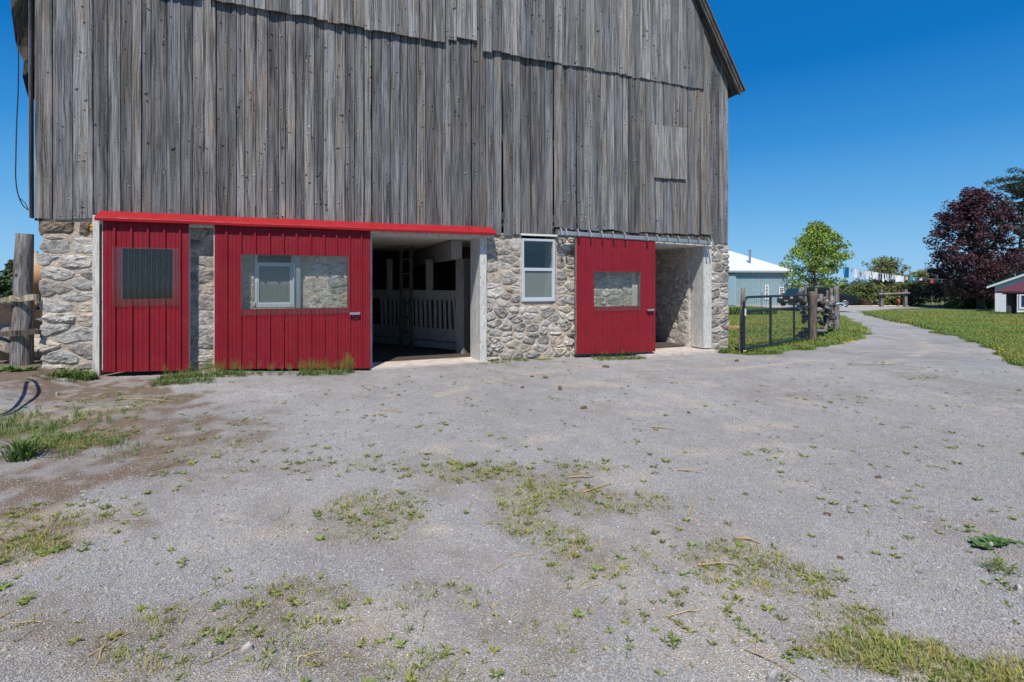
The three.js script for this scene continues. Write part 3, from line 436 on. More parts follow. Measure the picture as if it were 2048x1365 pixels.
// ---- the stable inside the big opening
const oy = 2.37; for (let i = 0; i < 15; i++) { const z = -.53 - i * .31; mesh('ceiling_board', uvMetres(box(S0 + .6, S1 - .6, oy + rr(-.008, .008), oy + .04, z - .3, z), .8, R() * 3, i * .3), limewash, barn); }
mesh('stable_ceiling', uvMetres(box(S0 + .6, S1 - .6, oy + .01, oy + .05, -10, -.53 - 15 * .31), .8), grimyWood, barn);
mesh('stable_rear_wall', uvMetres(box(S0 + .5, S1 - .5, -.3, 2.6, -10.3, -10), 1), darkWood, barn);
{ // low stall partition: rails above and below, leaning slats, two posts
  const P = (px, D) => { const X = (px - 1024) / FOC * D; const [s, n] = toSN(X, D); return [s, n]; };
  const a = P(917, 10.95), b = P(742, 12.5), len = Math.hypot(b[0] - a[0], b[1] - a[1]), ang = Math.atan2(b[1] - a[1], b[0] - a[0]);
  const st = new THREE.Group(); st.name = 'stall_partition'; st.position.set(a[0], -.04, a[1]); st.rotation.y = -ang; barn.add(st); st.updateMatrix();
  const L = (n, x0, x1, y0, y1, z0, z1) => mesh(n, uvMetres(box(x0, x1, y0, y1, z0, z1), .8, R() * 4, R() * 4), grimyWood, st);
  L('kick_board', 0, len, .05, .2, -.03, .0); L('lower_rail', 0, len, .22, .5, -.02, .035); L('upper_rail', 0, len, 1.14, 1.36, -.02, .05); L('stall_post', -.24, -.02, 0, 2.05, -.12, .12); L('stall_post', .02 + len * .74, .12 + len * .74, 1.36, 2.1, -.05, .05); L('stall_post', len * .28, len * .28 + .13, 1.36, 2.06, -.05, .05);
  for (let i = 0; i < 17; i++) { const x = .06 + i * .145, lean = -.06 + (i % 5) * .01, g = box(-.035, .035, 0, .68, -.045, -.022); g.applyMatrix4(new THREE.Matrix4().makeRotationZ(lean)); g.translate(x, .48, 0); mesh('stall_slat', uvMetres(g, .8, R() * 4, 0), grimyWood, st); }
  const wires = []; for (let i = 0; i < 6; i++) wires.push(box(0, len, .56 + i * .105, .564 + i * .105, .036, .04)); for (let i = 0; i < 24; i++) wires.push(box(i * .11, i * .11 + .003, .5, 1.14, .036, .04)); const wm = mesh('wire_mesh', merge(wires), mat(.3, .3, .3, .6), st); wm.userData.kind = 'stuff';
  // beam under the ceiling and a ladder-like rack
  mesh('ceiling_beam', uvMetres(box(Fs(930) - .12, Fs(930) + .1, 1.98, 2.36, -6, -.56), .8), grimyWood, barn);
  const rk = new THREE.Group(); rk.name = 'hay_ladder'; const rp = P(812, 11.6); rk.position.set(rp[0], -.03, rp[1]); rk.rotation.y = -ang; barn.add(rk);
  for (const x of [-.16, .16]) mesh('ladder_rail', uvMetres(box(x - .025, x + .025, 0, 2.35, -.03, .03), .8), darkWood, rk); for (let i = 0; i < 6; i++) mesh('rung', box(-.135, .135, .35 + i * .34, .39 + i * .34, -.02, .02), darkWood, rk);
}
// whitewashed stone reveal inside the narrow doorway
{
  const w = new THREE.Group(); const sw = mesh('inner_stone_wall', uvMetres(box(0, 4.2, -.4, 2.5, -.3, 0), 1), mat(1.35, 1.42, 1.5, .95, { map: mortarTex, bumpMap: mortarBump, bumpScale: .03 }), barn, 'whitewashed stone side wall inside the narrow doorway');
  sw.position.set(rs[0] - .06, 0, -.36); sw.rotation.y = -Math.PI / 2; sw.position.z = -4.56;
  layStones(sw, 0, 4.2, -.1, 2.28, { seed: 51, hmin: .14, hmax: .26, wmin: 1.3, wmax: 2.6, mat: limeStone, gap: .004, dome: 1.0, skip: (x) => x < 1.9 });
  mesh('inner_header', uvMetres(box(Fs(1262), rs[1], headY + .0, headY + .2, -4.5, -.52), .8), limewash, barn);
}

// ---- red sheet-metal doors
function sheet(x0, x1, top, bot, z, ribs, hole, o = {}) {   // ribbed sheet with an opening; x0..x1 along the wall
  const pr = [[x0, 0]]; const rh = o.rib ?? .027, add = (x, h) => { if (x > pr.at(-1)[0] + .001 && x < x1 - .001) pr.push([x, h]); };
  const all = [...ribs]; for (let i = -1; i < all.length; i++) {
    const a = i < 0 ? x0 : all[i], b = i + 1 < all.length ? all[i + 1] : x1;
    if (i >= 0) { add(a - .026, 0); add(a - .012, rh); add(a + .012, rh); add(a + .026, 0); }
    for (const f of [.36, .64]) { const m = lerp(a, b, f); if (b - a > .13) { add(m - .012, 0); add(m - .005, .006); add(m + .005, .006); add(m + .012, 0); } }
  }
  pr.push([x1, 0]); if (hole) for (const hx of [hole[0], hole[1]]) { const k = pr.findIndex((p) => p[0] > hx); if (k > 0) { const [a, b] = [pr[k - 1], pr[k]]; pr.splice(k, 0, [hx, lerp(a[1], b[1], (hx - a[0]) / (b[0] - a[0]))]); } }
  const pos = [], uv = []; const quad = (a, b, ya, yb, yc, yd) => { const P = [[a[0], ya, z + a[1]], [b[0], yb, z + b[1]], [b[0], yc, z + b[1]], [a[0], yd, z + a[1]]]; for (const k of [0, 1, 2, 0, 2, 3]) { pos.push(...P[k]); uv.push(P[k][0] / 1.3, P[k][1] / 1.3); } };
  const seg = 4; for (let i = 0; i < pr.length - 1; i++) {
    const a = pr[i], b = pr[i + 1], m = (a[0] + b[0]) / 2; const spans = hole && m > hole[0] && m < hole[1] ? [[0, 1, bot, () => hole[2]], [0, 1, () => hole[3], top]] : [[0, 1, bot, top]];
    for (const [, , lo, hi] of spans) for (let k = 0; k < seg; k++) { const f = (x, t) => lerp(lo(x), hi(x), t); quad(a, b, f(a[0], k / seg), f(b[0], k / seg), f(b[0], (k + 1) / seg), f(a[0], (k + 1) / seg)); }
  }
  return geoFrom(pos, uv);
}
const screwGeo = new THREE.CylinderGeometry(.007, .008, .008, 6); screwGeo.rotateX(Math.PI / 2);
function door(o) {
  const n = o.n, x0 = Fs(o.x[0], n), x1 = Fs(o.x[1], n), lin = (p) => { const a = F(p[0], p[1], n), b = F(p[2], p[3], n); return (x) => lerp(a.y, b.y, (x - a.s) / (b.s - a.s)); };
  const top = lin(o.top), bot = lin(o.bot), hole = [Fs(o.hole[0], n), Fs(o.hole[1], n), Fy((o.hole[0] + o.hole[1]) / 2, o.hole[3], n), Fy((o.hole[0] + o.hole[1]) / 2, o.hole[2], n)], ribs = o.ribs.map((p) => Fs(p, n));
  const d = mesh('sliding_door', sheet(x0, x1, top, bot, n, ribs, hole, o), redMetal, barn, o.label);
  const pan = [Fs(o.pan[0], n + .02), Fs(o.pan[1], n + .02), Fy(o.pan[0], o.pan[3], n + .02), Fy(o.pan[0], o.pan[2], n + .02)];
  const cp = [], up = (x) => .0085 * Math.cos((x - pan[0]) / .072 * 6.283); for (let i = 0, k = Math.round((pan[1] - pan[0]) / .009); i < k; i++) { const a = lerp(pan[0], pan[1], i / k), b = lerp(pan[0], pan[1], (i + 1) / k), z = n + .031, A = [a, pan[2], z + up(a)], B = [b, pan[2], z + up(b)], C = [b, pan[3], z + up(b)], D2 = [a, pan[3], z + up(a)]; for (const v of [A, B, C, A, C, D2]) cp.push(...v); }
  const cg = mergeVertices(new THREE.BufferGeometry().setAttribute('position', new THREE.Float32BufferAttribute(cp, 3)), 1e-5); cg.computeVertexNormals();
  mesh('clear_panel', cg, clearSheet, d, 'clear corrugated window panel');
  // timber frame behind the sheet
  const fr = (a, b, y0, y1, nm = 'door_frame') => mesh(nm, uvMetres(box(a, b, y0, y1, n - .06, n - .006), .8, R() * 3, R() * 3), o.frameMat || limewash, d);
  fr(x0 - .012, x0 + .1, bot(x0) + .03, top(x0)); fr(x1 - .1, x1 - .002, bot(x1) + .03, top(x1) - .01); fr(x0 + .1, x1 - .1, bot(x0) + .06, bot(x0) + .18); fr(x0 + .1, x1 - .1, top(x1) - .16, top(x1) - .04);
  fr(hole[0] - .09, hole[0] - .004, hole[2] - .1, hole[3] + .1); fr(hole[1] + .004, hole[1] + .09, hole[2] - .1, hole[3] + .1); fr(hole[0] - .004, hole[1] + .004, hole[2] - .09, hole[2] - .004); fr(hole[0] - .004, hole[1] + .004, hole[3] + .004, hole[3] + .09);
  const sc = []; const put = (x, y, h = 0) => { const g = screwGeo.clone(); g.translate(x, y, n + .004 + h); sc.push(g); };
  for (const y of o.rows) for (let i = 0; i <= ribs.length; i++) { const a = i ? ribs[i - 1] : x0, b = i < ribs.length ? ribs[i] : x1, x = lerp(a, b, .18), yy = Fy(o.x[0], y, n); if (!(x > hole[0] - .01 && x < hole[1] + .01 && yy > hole[2] && yy < hole[3])) put(x, yy); }
  for (let i = 0; i < ribs.length; i++) if (ribs[i] > pan[0] && ribs[i] < pan[1]) put(ribs[i] + .05, hole[2] - .05, .012);
  for (const y of [.2, .4, .6, .8]) { put(pan[0] + .03, lerp(pan[2], pan[3], y), .012); put(pan[1] - .03, lerp(pan[2], pan[3], y), .012); }
  const s = mesh('screws', merge(sc), mat(.25, .03, .04, .5), d); s.userData.kind = 'stuff';
  if (o.handle) { const h = F(...o.handle, n); const g = [box(h.s - .085, h.s + .085, h.y - .02, h.y + .02, n + .05, n + .06), box(h.s - .085, h.s - .06, h.y - .018, h.y + .018, n, n + .05), box(h.s + .06, h.s + .085, h.y - .018, h.y + .018, n, n + .05)]; mesh('door_handle', merge(g), mat(.6, .6, .62, .35, { metalness: .8 }), d); mesh('latch_plate', box(h.s - .03, h.s + .05, h.y - .1, h.y - .025, n + .004, n + .02), mat(.12, .02, .03, .6), d); }
  return d;
}
door({ label: 'narrow red door with a dark corrugated window', x: [205, 377.5], n: .2, top: [205, 436, 377, 446], bot: [205, 745, 379, 741], hole: [242, 344, 498, 598], pan: [224, 359, 494, 613], ribs: [229, 263, 296, 329, 360], rows: [493, 552, 610, 665, 715, 735] });
door({ label: 'wide red door slid open beside the dark opening', x: [428.5, 741], n: .2, top: [428, 447, 741, 462], bot: [428, 738, 741, 737], hole: [483, 694, 511, 617], pan: [482, 698.5, 509, 631], ribs: [453, 481, 510, 538.6, 566, 593, 621, 647.6, 673, 699, 723], rows: [472, 500, 625, 650, 690, 725], handle: [709, 627] });
door({ label: 'red door hanging from the galvanized track', x: [1153, 1311], n: .22, top: [1153, 473, 1311, 482], bot: [1153, 709, 1315, 703], hole: [1188, 1280, 544, 613], pan: [1187, 1282, 543, 623], ribs: [1169, 1186, 1203, 1220, 1239, 1256, 1273, 1290, 1303], rib: .009, rows: [488, 540, 617, 660, 700], handle: [1299, 620], frameMat: postWood });
// red flashing over the two left doors
{
  const a = Fs(190, .25), b = Fs(991, .25), prf = [[.03, 2.575], [.06, 2.57], [.285, 2.455], [.29, 2.44], [.285, 2.405], [.27, 2.40], [.27, 2.405], [.279, 2.44], [.05, 2.555]], pos = [], n = 26; const wob = (x, k) => (vnoise(x * 1.3, k * 3, 4) - .5) * .012;
  for (let i = 0; i < n; i++) { const x0 = lerp(a, b, i / n), x1 = lerp(a, b, (i + 1) / n); for (let k = 0; k < prf.length - 1; k++) { const p = prf[k], q = prf[k + 1], A = [x0, p[1] + wob(x0, 1), p[0]], B = [x1, p[1] + wob(x1, 1), p[0]], C = [x1, q[1] + wob(x1, 1), q[0]], D = [x0, q[1] + wob(x0, 1), q[0]]; for (const v of [D, C, B, D, B, A]) pos.push(...v); } }
  mesh('red_flashing', uvMetres(geoFrom(pos), .8), redTrim, barn, 'bright red bent-metal flashing over the two left doors');
  mesh('flashing_backing', uvMetres(box(a + .03, b - .03, 2.36, 2.43, .13, .17), .8), limewash, barn);
}
// galvanized track with its brackets
{
  const A = F(1115, 466, .2), B = F(1419, 486, .2), len = Math.hypot(B.s - A.s, B.y - A.y), ang = Math.atan2(B.y - A.y, B.s - A.s);
  const sh = new THREE.Shape(); sh.moveTo(-.045, .03); sh.lineTo(-.045, -.03); sh.quadraticCurveTo(0, -.075, .045, -.03); sh.lineTo(.045, .03); sh.quadraticCurveTo(0, .062, -.045, .03);
  const g = new THREE.ExtrudeGeometry(sh, { depth: len, bevelEnabled: false }); g.rotateY(Math.PI / 2); g.rotateZ(ang); g.translate(A.s, A.y, .2);
  const t = mesh('door_track', uvMetres(g, .8), galv, barn, 'galvanized sliding-door track with strap brackets');
  for (const px of [1119, 1129, 1153, 1177, 1200, 1223, 1246, 1290, 1311, 1332, 1353, 1374, 1394, 1413, 1420]) { const x = Fs(px, .2), y = lerp(A.y, B.y, (x - A.s) / (B.s - A.s)); const m = merge([box(-.015, .015, -.01, 0, -.12, .06), box(-.015, .015, -.165, .0, .06, .068), box(-.015, .015, -.165, -.157, .03, .06)]); m.rotateX(-.42); m.translate(x, y + .075, .2); mesh('track_bracket', m, galv, t); }
}
// windows
function sashWindow(w, z, lab, mid, lower) {
  const f = .045, g = merge([box(w.a, w.a + f, w.y0, w.y1, z - .08, z), box(w.b - f, w.b, w.y0, w.y1, z - .08, z), box(w.a + f, w.b - f, w.y1 - f, w.y1, z - .08, z), box(w.a + f, w.b - f, w.y0, w.y0 + f * 1.3, z - .08, z + .01), box(w.a + f, w.b - f, mid - .03, mid + .03, z - .07, z - .005)]);
  const o = mesh('window', g, alu, barn, lab); mesh('pane', box(w.a + f, w.b - f, mid + .03, w.y1 - f, z - .05, z - .046), glassPane, o); mesh('pane', box(w.a + f, w.b - f, w.y0 + f * 1.3, mid - .03, z - .034, z - .03), lower, o);
  mesh('sash', merge([box(w.a + f, w.a + f + .02, w.y0 + f * 1.3, mid - .03, z - .028, z - .006), box(w.b - f - .02, w.b - f, w.y0 + f * 1.3, mid - .03, z - .028, z - .006), box(w.a + f + .02, w.b - f - .02, w.y0 + f * 1.3, w.y0 + f * 1.3 + .02, z - .028, z - .006)]), alu, o);
  return o;
}
sashWindow({ a: Fs(1044, .03), b: Fs(1110, .03), y0: Fy(1076, 603, .03), y1: Fy(1076, 478, .03) }, .03, 'metal sash window in the stone wall', Fy(1076, 539, .03), dustyGlass);
mesh('window_head', box(Fs(1040), Fs(1114), yC - .035, yC + .0, -.1, .05), whitePaint, barn);
sashWindow({ a: w1.a + .01, b: w1.b - .01, y0: w1.y0 + .01, y1: w1.y1 - .01 }, -.02, 'window behind the corrugated panel of the wide door', Fy(548, 529), dustyGlass);
mesh('metal_post', merge([box(Fs(588), Fs(601), .1, 2.36, .05, .08), box(Fs(588), Fs(588) + .01, .1, 2.36, .08, .12)]), galv, barn);
mesh('dark_room_partition', uvMetres(box(Fs(1000), Fs(1150), -.3, 2.35, -2.6, -2.5), .3), darkWood, barn);
// ------------------------------------------------------------------ left of the barn: post, rails, logs, tarpaulin, soil heap, horse
const barkTex = tex(256, 512, (i, j) => { const a = fbm(i / 14, j / 50, 4, 7, 0, 0), v = .2 + (a - .5) * .28; return [v * 1.08, v * .94, v * .8]; }, true);
const barkBump = tex(256, 512, (i, j) => fbm(i / 14, j / 50, 4, 7), false);
const barkMat = mat(1, 1, 1, .95, { map: barkTex, bumpMap: barkBump, bumpScale: .015 });
const splitWood = mat(1.75, 1.5, 1.15, .93, { map: woodMap, bumpMap: woodBump, bumpScale: .004 });
const greyRail = mat(1.3, 1.2, 1.08, .93, { map: woodMap, bumpMap: woodBump, bumpScale: .008 });
const scaleUV = (g, s, ou = R(), ov = R()) => { const u = g.attributes.uv; for (let i = 0; i < u.count; i++) u.setXY(i, u.getX(i) * s + ou, u.getY(i) * s + ov); return g; };
function wobbly(a, b, n, amp, seed) { const r = rng(seed), p = []; for (let i = 0; i <= n; i++) { const t = i / n, v = a.clone().lerp(b, t), m = Math.sin(t * Math.PI) * amp + amp * .3; v.add(V((r() - .5) * m, (r() - .5) * m * 1.3, (r() - .5) * m)); p.push(v); } return p; }
function roundPost(name, label, cat, foot, top, r0, r1, seed, group, m = postWood) {
  const o = thing(name, label, cat, [foot.x, foot.y - .05, foot.z], 0, group), d = top.clone().sub(foot), n = 9, pts = [], rad = [];
  for (let i = 0; i <= n; i++) { const t = i / n; pts.push(V(d.x * t, d.y * t + .05 * t, d.z * t).add(V((vnoise(t * 4, seed) - .5) * .03 * t * (1 - t) * 4, 0, 0))); rad.push(lerp(r0, r1, t)); }
  mesh('shaft', scaleUV(tube(pts, rad, 12, .05, seed), .42), m, o);
  const r = rng(seed); for (let k = 0; k < 6; k++) { const t = rr(.12, .92, r), an = rr(-1.4, 1.4, r), rad2 = lerp(r0, r1, t), g = new THREE.SphereGeometry(.022, 6, 5); g.scale(1, 1.2, .6); g.rotateY(an); g.translate(d.x * t + Math.sin(an) * rad2 * .96, d.y * t, d.z * t + Math.cos(an) * rad2 * .96); mesh('knot', g, darkWood, o); }
  return o;
}
{
  const fp = F(42, 750, -.2), foot = V(fp.X, fp.y, -fp.D), D = fp.D; roundPost('fence_post', 'thick round grey fence post beside the stone corner', 'post', foot, AT(49, 468, D), .142, .1, 3);
  const bar = (name, label, pts, hgt, th, dz, m) => { const P = pts.map(([a, b]) => AT(a, b, D - dz)), pos = []; const q = (a, b, c, d) => { for (const v of [a, b, c, a, c, d]) pos.push(v.x, v.y, v.z); }; const o = (v, y, z) => V(v.x, v.y + y, v.z + z);
    for (let i = 0; i < P.length - 1; i++) { const a = P[i], b = P[i + 1], ha = -hgt[i] * .0065, hb = -hgt[i + 1] * .0065; q(o(a, ha, 0), o(b, hb, 0), o(b, 0, 0), o(a, 0, 0)); q(o(a, 0, 0), o(b, 0, 0), o(b, 0, -th), o(a, 0, -th)); q(o(a, 0, -th), o(b, 0, -th), o(b, hb, -th), o(a, ha, -th)); q(o(a, ha, -th), o(b, hb, -th), o(b, hb, 0), o(a, ha, 0)); }
    for (const [i, s] of [[0, 1], [P.length - 1, -1]]) { const a = P[i], h = -hgt[i] * .0065; q(o(a, h, 0), o(a, 0, 0), o(a, 0, -th), o(a, h, -th)); }
    const m2 = mesh(name, uvMetres(geoFrom(pos), .42), m); m2.geometry.computeVertexNormals(); return meta(m2, label, 'rail', 'rails at the round post'); };
  bar('waney_rail', 'pale wavy-edged upper rail nailed across the round post', [[-90, 600], [-30, 597], [0, 597], [14, 594], [22, 591], [28, 595], [38, 598], [48, 591], [56, 589], [72, 589]], [9, 9, 9, 11, 13, 9, 7, 13, 14, 12], .045, .17, splitWood);
  bar('waney_rail', 'brown lower rail nailed across the round post', [[-90, 662], [-20, 665], [10, 663], [40, 661], [66, 658], [76, 661]], [11, 11, 12, 13, 12, 9], .045, .18, darkWood);
  // short log wedged by the corner, firewood below
  const log = (label, a, b, r, seed, m = barkMat) => { const dir = b.clone().sub(a), o = thing('log', label, 'log', [a.x, a.y, a.z], 0, 'logs behind the round post'); const pts = wobbly(V(0, 0, 0), dir, 4, r * .25, seed); mesh('bark', scaleUV(tube(pts, [r, r * 1.05, r, r * .97, r * .92], 10, .08, seed), 2), m, o); const g = new THREE.CylinderGeometry(r * .9, r * .9, .012, 12); g.applyQuaternion(new THREE.Quaternion().setFromUnitVectors(V(0, 1, 0), dir.clone().normalize())); g.translate(-dir.x * .01, -dir.y * .01, -dir.z * .01); mesh('sawn_end', g, splitWood, o); return o; };
  log('short log wedged against the stone corner', AT(70, 650, D + .25), AT(84, 645, D + .9), .075, 5);
  log('bark log leaning low behind the post', AT(6, 712, D + .1), AT(14, 662, D + .5), .085, 6);
  log('thin brown log lying under the tarpaulin', AT(8, 668, D + .35), AT(60, 676, D + .8), .07, 7);
  log('pale split log at the foot of the round post', AT(56, 672, D + .25), AT(40, 690, D + .3), .06, 8, splitWood);
  const slab = mesh('flat_stone', stoneGeo([[-.32, -.22], [.34, -.2], [.3, .2], [-.28, .24]], .05, 123), stoneMats[3]); slab.position.copy(AT(66, 690, D + .55)); slab.rotation.x = -.55; meta(slab, 'flat pale stone slab leaning between post and corner', 'stone');
  // black tarpaulin over timber
  { const pos = [], uv = [], nx = 26, nz = 10, P = []; for (let j = 0; j <= nz; j++) for (let i = 0; i <= nx; i++) { const u = i / nx, v = j / nz, p = AT(lerp(-120, 62, u), 0, lerp(D + 1.0, D + 2.2, v)); const fold = (fbm(u * 12, v * 5, 3, 8) - .5) * .16, y = .62 + .1 * Math.sin(v * 3.1) + fold - (v < .18 ? (.18 - v) * 2.2 : 0) - smooth(.85, 1, u) * .14; P.push([p.x, y + .02, p.z]); } const w = nx + 1; for (let j = 0; j < nz; j++) for (let i = 0; i < nx; i++) { const q = j * w + i; for (const t of [q, q + 1, q + w + 1, q, q + w + 1, q + w]) { pos.push(...P[t]); } } const m = mesh('tarpaulin', geoFrom(pos), mat(.01, .01, .01, .6)); meta(m, 'shiny black plastic sheet over timber behind the post', 'tarpaulin');
    const tp = AT(-20, 640, D + 1.9); const stack = thing('timber_stack', 'dark timber stacked under the black sheet', 'timber', [tp.x - .3, gh(tp.x, -tp.z), tp.z + .1], .1); for (let i = 0; i < 3; i++) for (let k = 0; k < 2; k++) mesh('timber', uvMetres(box(-1.1, 1.05, -.02 + k * .2, .17 + k * .2, -.3 + i * .22, -.1 + i * .22), .4), darkWood, stack); }
  // soil heap
  { const c = AT(20, 640, 13.2), nx = 60, nz = 40, pos = [], P = [], col = []; for (let j = 0; j <= nz; j++) for (let i = 0; i <= nx; i++) { const u = i / nx * 2 - 1, v = j / nz * 2 - 1, x = u * 4.6, z = v * 2.6, e = clamp(1 - Math.hypot(u, v)); P.push([x, smooth(0, .5, e) * .95 + (fbm(x * 2.2, z * 2.2, 4, 6) - .5) * .42 * smooth(0, .3, e) - .2 + (fbm(x * 9, z * 9, 2, 8) - .5) * .12, z]); } const w = nx + 1; for (let j = 0; j < nz; j++) for (let i = 0; i < nx; i++) { const q = j * w + i; for (const t of [q, q + w, q + w + 1, q, q + w + 1, q + 1]) { pos.push(...P[t]); const n = fbm(P[t][0] * 6, P[t][2] * 6, 3, 4); col.push(.035 + n * .075, .024 + n * .055, .016 + n * .038); } }
    const m = mesh('soil_heap', geoFrom(pos, pos.flatMap((_, i) => i % 3 === 0 ? [pos[i] / 1.6, pos[i + 2] / 1.6] : []), col), new THREE.MeshStandardMaterial({ vertexColors: true, color: 0xffffff, bumpMap: gravelBump, bumpScale: .02, roughness: 1, side: THREE.DoubleSide })); m.position.set(c.x - 1.2, .08, c.z); meta(m, 'heap of dark crumbly soil behind the round post', 'soil heap'); }
}
// smooth bodies from tapered bones
function body(bones, cell, kk) {
  const lo = V(1e9, 1e9, 1e9), hi = V(-1e9, -1e9, -1e9); for (const [a, b, ra, rb] of bones) for (const [p, r] of [[a, ra], [b, rb]]) { lo.min(V(p[0] - r, p[1] - r, p[2] - r)); hi.max(V(p[0] + r, p[1] + r, p[2] + r)); }
  const size = Math.max(hi.x - lo.x, hi.y - lo.y, hi.z - lo.z) * 1.12, res = Math.ceil(size / cell), mc = new MarchingCubes(res, new THREE.MeshStandardMaterial(), false, false, 120000), c = lo.clone().add(hi).multiplyScalar(.5);
  const B = bones.map(([a, b, ra, rb]) => { const d = [b[0] - a[0], b[1] - a[1], b[2] - a[2]]; return [a, d, d[0] ** 2 + d[1] ** 2 + d[2] ** 2 || 1e-9, ra, rb]; });
  for (let k = 0; k < res; k++) for (let j = 0; j < res; j++) for (let i = 0; i < res; i++) {
    const x = c.x + ((i - res / 2) / (res / 2)) * size / 2, y = c.y + ((j - res / 2) / (res / 2)) * size / 2, z = c.z + ((k - res / 2) / (res / 2)) * size / 2; let s = 0;
    for (const [a, d, l, ra, rb] of B) { const px = x - a[0], py = y - a[1], pz = z - a[2], t = clamp((px * d[0] + py * d[1] + pz * d[2]) / l), q = Math.hypot(px - d[0] * t, py - d[1] * t, pz - d[2] * t) - lerp(ra, rb, t); s += Math.exp(-q * kk); }
    mc.field[i + j * res + k * res * res] = Math.log(Math.max(s, 1e-30)) / kk;
  }
  mc.isolation = 0; mc.update(); const n = mc.count, p = new Float32Array(n * 3), nn = new Float32Array(n * 3);
  for (let i = 0; i < n * 3; i++) { p[i] = mc.positionArray[i] * size / 2 + [c.x, c.y, c.z][i % 3]; nn[i] = mc.normalArray[i]; }
  const g = new THREE.BufferGeometry(); g.setAttribute('position', new THREE.BufferAttribute(p, 3)); g.computeVertexNormals(); if (n) { g.setAttribute('normal', new THREE.BufferAttribute(nn, 3)); } return g;
}
function quadruped(name, label, cat, pos, turn, sc, coat, maneMat, grazing, sock) {
  const o = thing(name, label, cat, pos, turn); o.scale.setScalar(sc);
  const leg = (x, z, hind) => hind ? [[[x, 1.08, z], [x + .14, .78, z], .2, .12], [[x + .14, .78, z], [x - .1, .5, z], .11, .06], [[x - .1, .5, z], [x - .04, .12, z], .055, .045], [[x - .04, .12, z], [x + .03, .03, z], .055, .06]] : [[[x, 1.0, z], [x + .02, .72, z], .15, .09], [[x + .02, .72, z], [x, .45, z], .085, .055], [[x, .45, z], [x, .12, z], .05, .042], [[x, .12, z], [x + .05, .03, z], .05, .06]];
  const head = grazing ? [[[.72, 1.25, 0], [1.12, .8, 0], .24, .15], [[1.1, .82, 0], [1.22, .45, 0], .14, .075]] : [[[.68, 1.28, 0], [1.05, 1.72, 0], .25, .15], [[1.03, 1.74, 0], [1.42, 1.52, 0], .14, .075]];
  const bones = [[[-.55, 1.2, 0], [.6, 1.16, 0], .33, .31], [[-.62, 1.28, .1], [-.5, 1.16, .13], .22, .25], [[-.62, 1.28, -.1], [-.5, 1.16, -.13], .22, .25], [[.45, 1.3, 0], [.72, 1.1, 0], .26, .22], ...leg(-.6, .17, true), ...leg(-.56, -.17, true), ...leg(.55, .15), ...leg(.6, -.15), ...head];
  const eh = grazing ? [1.08, .96, 0] : [.98, 1.86, 0]; for (const s of [-1, 1]) bones.push([[eh[0], eh[1], s * .07], [eh[0] - .02, eh[1] + .13, s * .09], .035, .012]);
  mesh('body', body(bones, .035, 26), coat, o);
  const strands = []; const r = rng(5); for (let k = 0; k < 16; k++) { const a = (r() - .5) * .09, b = (r() - .5) * .12; strands.push(tube([V(-.86, 1.43, a * .4), V(-.97, 1.36, a * .8), V(-1.02, 1.1, a + b * .4), V(-1.0 + b * .3, .8, a + b * .8), V(-.98 + b * .4, rr(.42, .6, r), a + b)], [.03, .035, .032, .024, .004], 5, .2, k)); }
  mesh('tail', merge(strands), maneMat, o);
  const mane = []; for (let k = 0; k < 9; k++) { const t = k / 8, x = lerp(.6, grazing ? 1.05 : .98, t), y = lerp(1.52, grazing ? 1.0 : 1.9, t); mane.push(tube([V(x, y, 0), V(x - .06, y - .02, .1), V(x - .05, y - .2, .15)], [.03, .03, .006], 5)); } mesh('mane', merge(mane), maneMat, o); if (sock) for (const [x, z] of [[.58, .15], [.63, -.15]]) mesh('hoof', new THREE.CylinderGeometry(.05, .065, .08, 8).translate(x, .04, z), mat(.05, .04, .03, .7), o);
  return o;
}
{ // only the rump and pale tail show past the stone corner
  const p = AT(77, 600, 12.6); quadruped('horse', 'dun horse seen from behind with a pale tail past the stone corner', 'horse', [p.x - .69, .42, p.z - .72], 2.45, 1.0, mat(.42, .25, .13, .75), mat(.55, .5, .42, .8), false); }
// wire and crooked rails left of the picture; their shadow falls on the soil
{
  const up = (px, py, h) => { const g = G(px, py), k = h / sunDir.y; return V(g.X + sunDir.x * k, g.y + h, -g.D + sunDir.z * k); }, f = up(-70, 850, 0), o = thing('bent_pipe_rail', 'bent pipe rail past the left edge whose looped shadow falls on the soil', 'rail', [f.x, f.y, f.z]);
  const c = (pts) => new THREE.TubeGeometry(new THREE.CatmullRomCurve3(pts.map((p) => up(...p).sub(f))), 30, .017, 7);
  mesh('pipe', c([[-70, 850, -.03], [-30, 838, .3], [0, 826, .55], [16, 800, .85], [22, 768, 1.1]]), steelDark, o); mesh('pipe', c([[-90, 845, -.03], [-40, 842, .3], [0, 832, .58], [28, 812, .8], [46, 793, .95], [46, 781, 1.02], [33, 766, 1.1], [20, 764, 1.12]]), steelDark, o);
}

